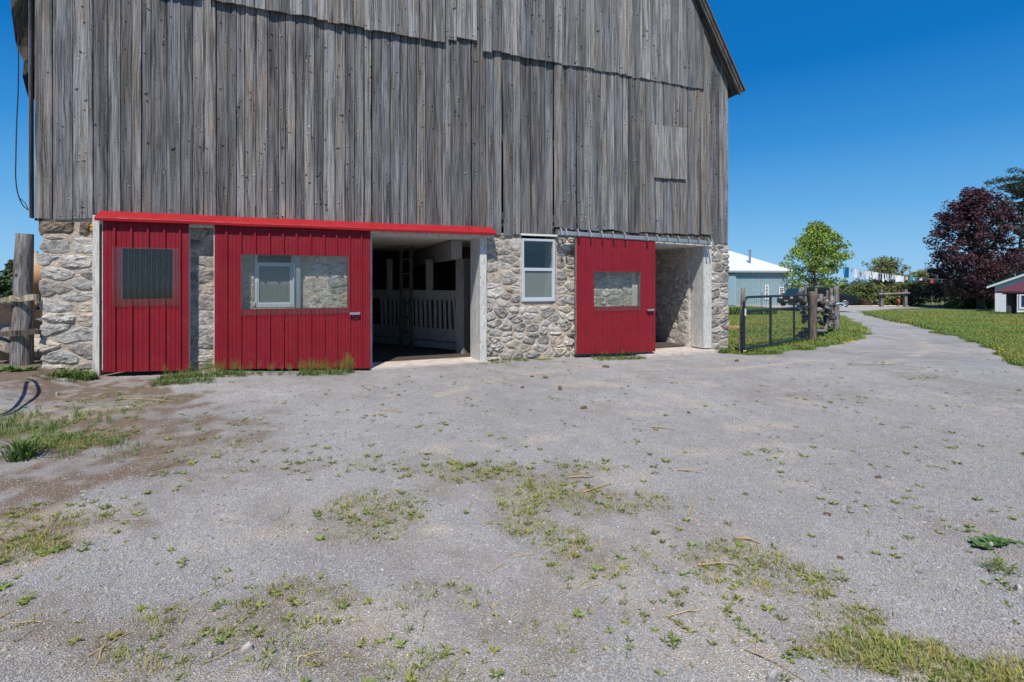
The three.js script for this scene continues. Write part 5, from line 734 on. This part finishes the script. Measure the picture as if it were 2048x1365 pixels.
// ------------------------------------------------------------------ clothes line
{
  const A = V(...AT(1684, 533, 40).toArray()), B = V(...AT(1895, 560, 52).toArray()), at = (t) => { const p = A.clone().lerp(B, t); p.y -= Math.sin(t * Math.PI) * .18; return p; };
  const pts = []; for (let i = 0; i <= 24; i++) pts.push(at(i / 24)); const ln = mesh('clothes_line', tube(pts, .012, 5), mat(.5, .5, .5, .6)); meta(ln, 'long sagging clothes line running to the purple tree', 'clothes line');
  const tOf = (px) => { let lo = 0, hi = 1; for (let i = 0; i < 30; i++) { const m = (lo + hi) / 2, p = at(m); 1024 + FOC * p.x / -p.z < px ? lo = m : hi = m; } return lo; };
  const dir = B.clone().sub(A).normalize(), yaw = Math.atan2(-dir.z, dir.x);
  const shape = (k, w, h) => { const s = new THREE.Shape(), P = k === 'shirt' ? [[-.3, 0], [-.34, -.62], [-.5, -.66], [-.52, -.84], [-.3, -.88], [-.16, -1], [.16, -1], [.3, -.88], [.52, -.84], [.5, -.66], [.34, -.62], [.3, 0]] : k === 'pants' ? [[-.3, 0], [-.42, -1], [-.08, -1], [0, -.35], [.08, -1], [.42, -1], [.3, 0]] : [[-.5, 0], [-.49, -.5], [-.51, -1], [.5, -.99], [.49, -.5], [.5, 0]]; P.forEach(([x, y], i) => i ? s.lineTo(x * w, y * h) : s.moveTo(x * w, y * h)); return s; };
  const cloth = (name, label, cat, px, w, h, col, kind, sd, turn = 0) => {
    const g0 = new THREE.ExtrudeGeometry(shape(kind, w, h), { depth: .012, bevelEnabled: false }); const g = g0; const p = g.attributes.position; for (let i = 0; i < p.count; i++) { const y = p.getY(i), x = p.getX(i); p.setZ(i, p.getZ(i) + Math.sin(x * 9 + sd) * .05 * (-y) + y * .12 * Math.sin(sd * 3)); } g.computeVertexNormals();
    const m = mesh(name, g, mat(...col, .9)); const q = at(tOf(px)); m.position.copy(q); m.rotation.y = yaw + turn; return meta(m, label, cat, 'washing on the clothes line'); };
  const teal = [.0, .13, .27], white = [.85, .85, .85];
  const list = [[1694, .5, .85, [0, .1, .3], 'towel', 'dark teal towel at the left end of the washing']];
  for (const [px, w, h, c, k, l] of list) cloth('towel', l, 'towel', px, w, h, c, k, 1, -.2);
  cloth('cloth', 'bright turquoise cloth tucked behind the teal towel', 'cloth', 1689, .28, .6, [.05, .4, .5], 'towel', 3, -.2); cloth('sock_bundle', 'greyish small cloth right of the teal towel', 'cloth', 1704, .3, .32, [.45, .42, .38], 'towel', 5);
  const r = rng(31), ord = 'first second third fourth fifth sixth seventh eighth ninth tenth eleventh twelfth thirteenth fourteenth fifteenth sixteenth seventeenth eighteenth nineteenth last'.split(' ');
  for (let i = 0; i < 20; i++) { const px = 1711 + i * 5.0; cloth('white_garment', `${ord[i]} white garment in the row of white washing, counted from the teal towel`, 'garment', px, rr(.28, .46, r), rr(.38, .68, r) + (i < 14 ? .12 : 0), [white[0] * rr(.85, 1.03, r), white[1] * rr(.85, 1.03, r), white[2]], r() < .55 ? 'shirt' : r() < .5 ? 'pants' : 'towel', i * 1.7, rr(-.7, .7, r)); }
  const rest = [[1814, .4, .3, [.7, .72, .74], 'pants', 'pale garment at the right end of the white washing'], [1824, .75, .3, [.0, .42, .45], 'shirt', 'turquoise top with a pale trim on the clothes line'], [1832, .5, .42, [.0, .2, .24], 'shirt', 'dark turquoise top next to the turquoise one'], [1842, .5, .25, [.6, .62, .64], 'shirt', 'small white piece right of the turquoise tops'], [1852, .6, .42, [.06, .04, .05], 'towel', 'dark brown garment on the clothes line'], [1859, .35, .44, [.01, .06, .16], 'towel', 'navy garment left of the orange one'], [1864, .35, .44, [.55, .1, .015], 'towel', 'orange garment between two navy ones'], [1869, .35, .44, [.01, .04, .11], 'towel', 'navy garment right of the orange one'], [1875, .4, .2, [.5, .55, .55], 'towel', 'thin pale cloth right of the navy garment'], [1884, .4, .4, [.03, .07, .06], 'shirt', 'dark green garment near the purple tree']];
  rest.forEach(([px, w, h, c, k, l], i) => cloth('garment', l, 'garment', px, w, h, c, k, 40 + i, (i % 3 - 1) * .3));
  if (0) { const p0 = footAt(1684, 40); const pl = thing('clothes_line_pole', 'thin pole hidden by the green tree holding the clothes line', 'pole', [p0.x, p0.y - .05, p0.z]); mesh('shaft', new THREE.CylinderGeometry(.05, .06, A.y - p0.y + .1, 8).translate(0, (A.y - p0.y) / 2 + .05, 0), greyRail, pl); }
}
// ------------------------------------------------------------------ white house and red canopy
{
  const D = 43, c = AT(1992, 622, D), o = thing('white_house', 'white clapboard house with a green roof at the right edge', 'house', [c.x, c.y - .05, c.z], -.8), H = Hpx(567, D) - c.y, W = 4.4, dep = 7, pos = [], n = 18; const q = (a, b, cc, d) => { for (const v of [a, b, cc, a, cc, d]) pos.push(...v); };
  const half = W / 2, rise = 1.05, wAt = (y) => y <= H ? [0, W] : [(y - H) / rise * half, W - (y - H) / rise * half]; const hb = .148; for (let y = 0; y < H + rise - .05; y += hb) { const a = wAt(y), b = wAt(Math.min(y + hb, H + rise)); q([a[0], y, .028], [a[1], y, .028], [b[1], y + hb, .004], [b[0], y + hb, .004]); q([a[0], y, .004], [a[1], y, .004], [a[1], y, .028], [a[0], y, .028]); }
  mesh('gable_wall', geoFrom(pos), mat(.74, .76, .8, .6), o); mesh('side_walls', merge([box(0, .1, 0, H, -dep, -.02), box(W - .1, W, 0, H, -dep, -.02), box(.1, W - .1, 0, H, -dep, -dep + .1)]), whitePaint, o);
  const rm = mat(.02, .16, .13, .5), e = .55, k = rise / half; const sl = (s) => { const x0 = s > 0 ? W + e : -e, g = new THREE.ExtrudeGeometry(new THREE.Shape([[x0, H - e * k], [half, H + rise], [half, H + rise + .1], [x0, H - e * k + .09]].map((v) => new THREE.Vector2(...v))), { depth: dep + .8, bevelEnabled: false }); g.translate(0, 0, -dep - .4); return g; };
  for (const s of [-1, 1]) { mesh('roof_slope', sl(s), rm, o); const x0 = s > 0 ? W + e : -e; const g = new THREE.ExtrudeGeometry(new THREE.Shape([[x0, H - e * k - .13], [half, H + rise - .13], [half, H + rise + .02], [x0, H - e * k + .02]].map((v) => new THREE.Vector2(...v))), { depth: .06, bevelEnabled: false }); g.translate(0, 0, .41); mesh('barge_board', g, whitePaint, o); }
  mesh('corner_trim', box(-.04, .08, 0, H, .03, .06), whitePaint, o);
  const wf = mesh('window', merge([box(1.42, 1.54, .28, 1.5, .03, .09), box(2.3, 2.42, .28, 1.5, .03, .09), box(1.54, 2.3, .28, .42, .03, .09), box(1.54, 2.3, 1.4, 1.5, .03, .09)]), whitePaint, o); mesh('pane', box(1.54, 2.3, .42, 1.4, .04, .05), phys(.02, .05, .12, .05), wf); mesh('vent', box(1.2, 1.6, 1.9, 2.3, .03, .06), mat(.12, .3, .36, .6), o); mesh('doorstep', box(1.2, 3.4, -.2, -.02, .05, 1.0), concreteMat, o);
  const ex = mesh('exhaust_pipe', new THREE.CylinderGeometry(.04, .04, .7, 8).translate(1.62, 2.25, .14), whitePaint, o);
  const d2 = 36, pc = AT(2018.5, 633, d2), py = gh(pc.x, d2), cn = thing('canopy', 'open shelter with a dark red hipped metal roof before the house', 'shelter', [pc.x, py, pc.z], -.88), ty = Hpx(586, d2) - py;
  for (const [x, z] of [[0, 0], [3.4, 0], [0, -3], [3.4, -3]]) mesh('post', uvMetres(box(x - .13, x + .13, -.1, ty - .1, z - .13, z + .13), .4), darkWood, cn);
  mesh('beam', uvMetres(merge([box(-.35, 3.75, ty - .1, ty + .1, -.1, .1), box(-.35, 3.75, ty - .1, ty + .1, -3.1, -2.9), box(-.1, .1, ty - .1, ty + .09, -2.9, -.1), box(3.3, 3.5, ty - .1, ty + .09, -2.9, -.1)]), .4), darkWood, cn);
  const rp = [], a = [-.75, ty + .1, .5], b = [3.95, ty + .1, .5], cc = [3.95, ty + .1, -3.5], dd = [-.55, ty + .1, -3.5], r1 = [.55, ty + .82, -1.5], r2 = [2.85, ty + .82, -1.5]; for (const tri of [[a, b, r2], [a, r2, r1], [b, cc, r2], [cc, dd, r1], [cc, r1, r2], [dd, a, r1], [a, cc, b], [a, dd, cc]]) for (const v of tri) rp.push(...v);
  mesh('roof', geoFrom(rp), mat(.16, .045, .045, .45, { metalness: .2 }), cn); mesh('fascia', merge([box(-.57, 3.97, ty - .03, ty + .11, .5, .54), box(-.59, -.55, ty - .03, ty + .11, -3.5, .5)]), mat(.06, .025, .025, .6), cn);
  const pv = AT(2035, 640, 39), s2 = mesh('paved_strip', uvMetres(box(-4.6, 4, -.1, .03, -.5, .3), 1), concreteMat); s2.position.set(pv.x, gh(pv.x, 41) - .0, -41); meta(s2, 'pale paved strip under the red shelter', 'paving', null, 'structure');
}

// ------------------------------------------------------------------ gravel, weeds, grass, straw
function scatter(name, label, geo, m, places, kind = 'stuff') {
  const im = new THREE.InstancedMesh(geo, m, places.length), e = new THREE.Object3D(), c = new THREE.Color();
  places.forEach((p, i) => { e.position.set(p[0], p[1], p[2]); e.rotation.set(p[5] || 0, p[3], p[6] || 0); e.scale.set(p[4] * (p[9] || 1), p[4] * (p[8] || 1), p[4]); e.updateMatrix(); im.setMatrixAt(i, e.matrix); if (p[7]) { c.setRGB(...p[7]); im.setColorAt(i, c); } });
  im.name = numbered(name); im.castShadow = im.receiveShadow = true; im.userData = { label, category: name.replace(/_/g, ' ').split(' ').slice(-1)[0], kind }; scene.add(im); return im;
}
const rough = (X, D) => gh(X, D) + (D > 0 && D < 16 && X > -10 && X < 16 ? (fbm(X * 1.4, D * 1.4, 3, 5) - .5) * .03 : 0);
{
  const pebble = (sd) => { const g = new THREE.IcosahedronGeometry(1, 0), p = g.attributes.position; for (let i = 0; i < p.count; i++) { const k = .75 + .6 * hash3(Math.round(p.getX(i) * 50), Math.round(p.getY(i) * 50), Math.round(p.getZ(i) * 50) + sd); p.setXYZ(i, p.getX(i) * k, p.getY(i) * k * .6, p.getZ(i) * k * .85); } g.computeVertexNormals(); return g; };
  const r = rng(404), sets = [[], [], []]; let tries = 0;
  while (tries++ < 560000) {
    const D = 1.45 + 8.5 * Math.pow(r(), 1.6), X = (r() * 2 - 1) * (D * 1.06 + .9); const [s, n] = toSN(X, D); if (n < .25 || !onDrive(X, D)) continue;
    const bare = clamp(blob(soil, X, D, warpAt(X, D)) * 1.1); if (r() < bare * .85) continue; if (D > 4.5 && r() < (D - 4.5) / 6) continue;
    const sz = rr(.0022, .0056, r) * (r() < .03 ? 2 : 1), v = rr(.23, .4, r) * (r() < .04 ? 1.25 : 1), w = r() < .25 ? .86 : 1.0, bt = bare * .5;
    sets[tries % 3].push([X, rough(X, D) + sz * .25, -D, r() * 6, sz, rr(-.5, .5, r), rr(-.5, .5, r), [v * lerp(w < 1 ? 1.1 : .98, 1.0, bt), v * lerp(.985, .78, bt), v * lerp(w, .58, bt)]]);
  }
  sets.forEach((st, i) => scatter('gravel', 'loose grey crushed stone on the yard', pebble(i), mat(1, 1, 1, .95), st));
}
const blades = (n, spread, h, w, sd, curl = .5) => { const r = rng(sd), pos = [], col = []; for (let k = 0; k < n; k++) { const a = r() * 6.28, d = Math.sqrt(r()) * spread, x = Math.cos(a) * d, z = Math.sin(a) * d, hh = h * rr(.5, 1.15, r), b = r() * 6.28, lx = Math.cos(b) * curl * hh, lz = Math.sin(b) * curl * hh, px = -Math.sin(b) * w, pz = Math.cos(b) * w, t = rr(.7, 1.3, r), y = rr(-.1, .35, r); const P = [[x - px, 0, z - pz], [x + px, 0, z + pz], [x + lx * .35 + px * .8, hh * .6, z + lz * .35 + pz * .8], [x + lx * .35 - px * .8, hh * .6, z + lz * .35 - pz * .8], [x + lx, hh * .95, z + lz]]; for (const i of [0, 1, 2, 0, 2, 3, 3, 2, 4]) { pos.push(...P[i]); col.push(t * (1 + y), t, t * (1 - y * .3)); } } return geoFrom(pos, null, col); };
const rosette = (n, L, w, sd) => { const r = rng(sd), pos = [], col = []; for (let k = 0; k < n; k++) { const a = k / n * 6.28 + rr(-.4, .4, r), l = L * rr(.6, 1.15, r), up = rr(.25, .95, r), c = Math.cos(a), s = Math.sin(a), t = rr(.75, 1.3, r), P = [[0, 0, 0], [c * l * .45 - s * w, l * up * .5, s * l * .45 + c * w], [c * l, l * up * .6, s * l], [c * l * .45 + s * w, l * up * .5, s * l * .45 - c * w]]; for (const i of [0, 1, 2, 0, 2, 3]) { pos.push(...P[i]); col.push(t, t, t); } } return geoFrom(pos, null, col); };
const gm = (r, g, b) => new THREE.MeshPhysicalMaterial({ color: new THREE.Color().setRGB(r, g, b), vertexColors: true, roughness: .7, transmission: .2, thickness: 0, side: THREE.DoubleSide });
{
  const r = rng(505), small = [[], [], []], tufts = [[], []]; let t = 0;
  while (t++ < 120000) { const D = 1.5 + 8.3 * Math.pow(r(), 1.15), X = (r() * 2 - 1) * (D * 1.06 + .2), [s, n] = toSN(X, D); if (n < .35) continue; const w = weedAt(X, D), base = D < 4.2 && X < 1.2 ? .03 : .012; if (r() > w * w * (D > 5.5 ? .6 : .8) + w * .2 + base * .9 * smooth(.45, .7, fbm(X * 1.7, D * 1.7, 3, 66)) * 3) continue; const q = (.35 + 1.15 * Math.pow(r(), 1.8)) * (D > 5 ? .8 : .95), y = rough(X, D); const tone = rr(.75, 1.3, r), c = [tone * rr(.9, 1.35, r), tone, tone * .9];
    if (r() < .38 || w < .2) small[t % 3].push([X, y, -D, r() * 6, q * (D < 4 ? .8 : 1), 0, 0, c]); else tufts[t % 2].push([X, y, -D, r() * 6, q * .8, 0, 0, c]); }
  const wm = gm(.22, .29, .07), tm = gm(.27, .31, .1); small.forEach((l, i) => scatter('weeds', 'small green weeds scattered over the gravel', rosette(8 + i * 2, .034, .0026 + i * .0006, 31 + i), wm, l)); tufts.forEach((l, i) => scatter('weed_tufts', 'thin green and yellowing grass in the gravel', blades(12, .05, .036, .0017, 41 + i, .9), tm, l));
  // lawn, verge and paddock
  const lawn = [[], [], []]; let n = 0, k = 0; while (k < 68000 && n++ < 900000) { const D = 9 + 36 * Math.pow(r(), 1.7), X = lerp(3.5, D * 1.3 + 1.5, r()), px = 1024 + FOC * X / D; if (px < 1440 || px > 2380) continue; const [s, nn] = toSN(X, D); if (nn < .1 && s < 5.75) continue; if (onDrive(X, D)) { continue; } const sc = (D < 16 ? rr(.7, 1.3, r) : rr(1, 2, r) * (1 + (D - 16) * .03)) * (nn < .4 && s < 6.4 ? .5 : 1), dry = smooth(.45, .7, fbm(X * .8, D * .8, 3, 19)), vg = px < 1735 && D > 10.5 && D < 17 && toSN(X, D)[0] > 5.9; const paddock = px < 1625 && !vg; lawn[k % 3].push([X, gh(X, D) - .005, -D, r() * 6, sc * (paddock ? .7 : vg ? 1.15 : .8), 0, 0, [1 + dry * (paddock ? .8 : .55), 1 + dry * (paddock ? .1 : .05), 1]]); k++; }
  lawn.forEach((l, i) => scatter('lawn_grass', 'green lawn and verge grass beyond the gravel', blades(26, .14, .075, .0055, 51 + i, .5), gm(.17, .285, .05), l));
  // long grass by the shed
  const lg = []; for (let i = 0; i < 500; i++) { const px = rr(1450, 1540, r), D = rr(34, 42, r), p = footAt(px, D); lg.push([p.x, p.y, p.z, r() * 6, rr(2.5, 4.5, r)]); } scatter('long_grass', 'long green grass before the blue-grey shed', blades(20, .14, .14, .008, 57, .4), gm(.08, .17, .025), lg);
  // seeding weeds along the foot of the wide door, greenery along the walls
  const along = (name, label, list, geo, m) => { const out = []; for (const [x0, x1, off, cnt, sc] of list) for (let i = 0; i < cnt; i++) { const px = rr(x0, x1, r), s = Fs(px), nn = off + rr(-.1, .22, r), [X, D] = fromSN(s, nn); out.push([X, rough(X, D) - .005, -D, r() * 6, sc * rr(.6, 1.25, r)]); } scatter(name, label, geo, m, out); };
  const seedy = () => { const rs2 = rng(88), parts = [], col = []; const pos = []; for (let k = 0; k < 7; k++) { const a = rs2() * 6.28, l = rr(.02, .11, rs2), h = rr(.18, .36, rs2), x = Math.cos(a) * l, z = Math.sin(a) * l, w = .0018; const st = [[-w, 0, 0], [w, 0, 0], [x + w, h, z], [x - w, h, z]]; for (const i of [0, 1, 2, 0, 2, 3]) { pos.push(...st[i]); col.push(.9, 1, .5); } for (let q = 0; q < 9; q++) { const t = rr(.55, 1.05, rs2), an = rs2() * 6.28, d = rr(.006, .03, rs2), s = rr(.004, .007, rs2), cx = x * t + Math.cos(an) * d, cy = h * t, cz = z * t + Math.sin(an) * d; for (const v of [[-s, 0, 0], [s, 0, 0], [0, s * 1.8, 0], [0, 0, -s], [0, 0, s], [0, s * 1.6, 0]]) { pos.push(cx + v[0], cy + v[1], cz + v[2]); col.push(1.7, 1.5, .9); } } } return geoFrom(pos, null, col); };
  along('seeding_weeds', 'tall seeding weeds with pale heads along the wide red door', [[425, 505, .38, 24, .62], [505, 600, .36, 9, .5], [600, 700, .34, 30, .66], [690, 706, .34, 5, .9], [1188, 1245, .42, 6, .55], [340, 430, .4, 14, .5]], seedy(), gm(.15, .2, .05));
  along('wall_grass', 'low green growth along the foot of the barn wall', [[330, 500, .5, 110, .9], [340, 450, .95, 90, .7], [600, 700, .42, 70, .9], [500, 600, .4, 24, .6], [140, 205, .3, 60, 1.1], [975, 1050, .12, 60, .6], [1165, 1260, .42, 110, .7], [1418, 1470, .22, 90, 1.1], [110, 190, .5, 24, .6]], blades(16, .06, .085, .004, 61, .6), gm(.115, .18, .035));
  along('broadleaf_weeds', 'broad-leaved green weeds at the foot of the stone walls', [[140, 205, .28, 34, 1.4], [1420, 1468, .3, 26, 1.4], [0, 80, .2, 20, 1.1]], rosette(11, .08, .018, 71), gm(.1, .2, .03));
  // the lush clump at the left edge, the leafy plants at the right edge
  const clump = (name, label, px, py, geo, m, sc) => { const p = G(px, py), q = mesh(name, geo, m); q.position.set(p.X, rough(p.X, p.D) - .01, -p.D); q.scale.setScalar(sc); return meta(q, label, 'plant'); };
  clump('day_lily_clump', 'lush clump of arching green blades at the left edge', 42, 918, blades(110, .11, .3, .009, 81, .9), gm(.09, .19, .025), .78);
  const lush = []; for (let i = 0; i < 330; i++) { const p = G(95 + (r() + r() + r() - 1.5) * 170, 872 + (r() + r() - 1) * 60); if (warpAt(p.X, p.D) > .1) continue; lush.push([p.X, rough(p.X, p.D), -p.D, r() * 6, rr(.35, 1.15, r)]); } scatter('lush_grass', 'fresh green grass behind the lush clump', blades(11, .07, .1, .0022, 83, .7), gm(.1, .2, .03), lush);
  clump('leafy_plant', 'low dark leafy plant on the gravel at the right edge', 1985, 1092, merge2([rosette(14, .09, .03, 91), rosette(12, .07, .026, 92).translate(.09, 0, -.03), rosette(12, .08, .028, 93).translate(-.1, .005, .03), rosette(10, .06, .022, 94).translate(.19, 0, .0)]), gm(.06, .14, .025), .85);
  clump('leafy_plant', 'small leafy plant left of the low dark one', 1925, 1063, merge2([rosette(14, .06, .014, 95), rosette(12, .05, .012, 96).translate(-.07, 0, -.03)]), gm(.1, .18, .03), .8);
  clump('grass_tuft', 'flattened grass tuft below the leafy plant', 1998, 1140, blades(60, .06, .05, .0025, 97, 2), gm(.1, .17, .03), 1);
  // dandelions
  const dd = []; for (const [a, b] of [[1690, 690], [1697, 688], [1702, 689], [1688, 692], [1706, 687], [1999, 703], [2005, 706]]) { const p = G(a, b); dd.push([p.X, p.y + .07, -p.D, 0, 1]); } scatter('dandelions', 'yellow dandelion heads in the verge', new THREE.SphereGeometry(.022, 7, 5).scale(1, .5, 1), mat(.8, .55, .02, .7), dd);
  // straw, twigs, droppings
  const straw = []; for (let i = 0; i < 210; i++) { const D = 1.6 + 8 * Math.pow(r(), 1.2), X = (r() * 2 - 1) * D * 1.05, [s, q] = toSN(X, D); if (q < .4) continue; const f = blob(soil, X, D, 0) > .1 ? 1 : .35; if (r() > f) continue; const v = rr(.7, 1.25, r); straw.push([X, rough(X, D) + .006, -D, r() * 6, rr(.4, 1.3, r), 0, rr(-.05, .05, r), [v, v * .95, v * .8]]); }
  scatter('straw_litter', 'bits of dry straw strewn over the gravel', tube([V(-.06, 0, 0), V(-.02, .004, .006), V(.03, .002, .002), V(.07, 0, .012)], .0017, 4), mat(.5, .38, .21, .9), straw);
  const stick = (px0, py0, px1, py1, lab, w = .006) => { const a = GV(px0, py0), b = GV(px1, py1); a.y = rough(a.x, -a.z) + .008; b.y = rough(b.x, -b.z) + .008; const m = a.clone().lerp(b, .5); m.y += .008; m.x += .015; const q = mesh('twig', tube([a, m, b], [w, w * .8, w * .4], 5, .2, 3), mat(.42, .3, .17, .9)); meta(q, lab, 'twig', 'twigs on the gravel'); };
  stick(1300, 855, 1352, 860, 'pale twig on the gravel before the narrow red door', .008); stick(1355, 943, 1402, 948, 'short pale twig in the middle right gravel'); stick(1376, 1032, 1388, 996, 'upright-lying bent twig right of the weeds'); stick(1474, 1078, 1520, 1089, 'brown twig above the right weeds', .008); stick(1395, 1132, 1470, 1131, 'long pale straw across the right weeds'); stick(1140, 957, 1182, 958, 'pale straw on the upper weeds', .007); stick(1165, 988, 1222, 970, 'crooked pale twig near the upper weeds'); stick(245, 800, 345, 803, 'long pale straw on the soil before the small door'); stick(757, 823, 803, 826, 'straw on the gravel in front of the wide red door'); stick(1490, 1300, 1610, 1365, 'straw near the bottom edge of the gravel', .003);
  const lump = (px, py, s, lab) => { const p = G(px, py), g = stoneGeo([[-s, -s * .6], [s, -s * .5], [s * .9, s * .5], [-s, s * .6]], s * .5, Math.round(px * 3)), q = mesh('dung_lump', g, mat(.13, .085, .05, .95)); q.rotation.set(-1.5, 0, px); q.position.set(p.X, rough(p.X, p.D) + s * .1, -p.D); meta(q, lab, 'dung', 'dry dung on the gravel'); };
  [[1658, 1033, .03, 'dark dry leaf-like lump in the right gravel'], [1090, 757, .05, 'dark lump before the window'], [1065, 755, .04, 'dark lump left of the one before the window'], [1120, 780, .06, 'brown lump on the gravel below the window'], [1044, 777, .04, 'small dark lump on the gravel below the jamb'], [1212, 736, .07, 'flat brown lump in front of the narrow red door'], [1166, 818, .045, 'orange-brown lump in the open gravel'], [1753, 958, .03, 'reddish-brown lump in the right gravel'], [1680, 1118, .02, 'small brown lump right of the right weeds'], [1474, 723, .06, 'brown lump near the gate foot'], [1378, 829, .03, 'small brown lump in the middle right gravel'], [798, 792, .03, 'dark crumb before the dark opening']].forEach((a) => lump(...a));
}
function merge2(list) { return mergeGeometries(list); }
renderer.render(scene, camera);
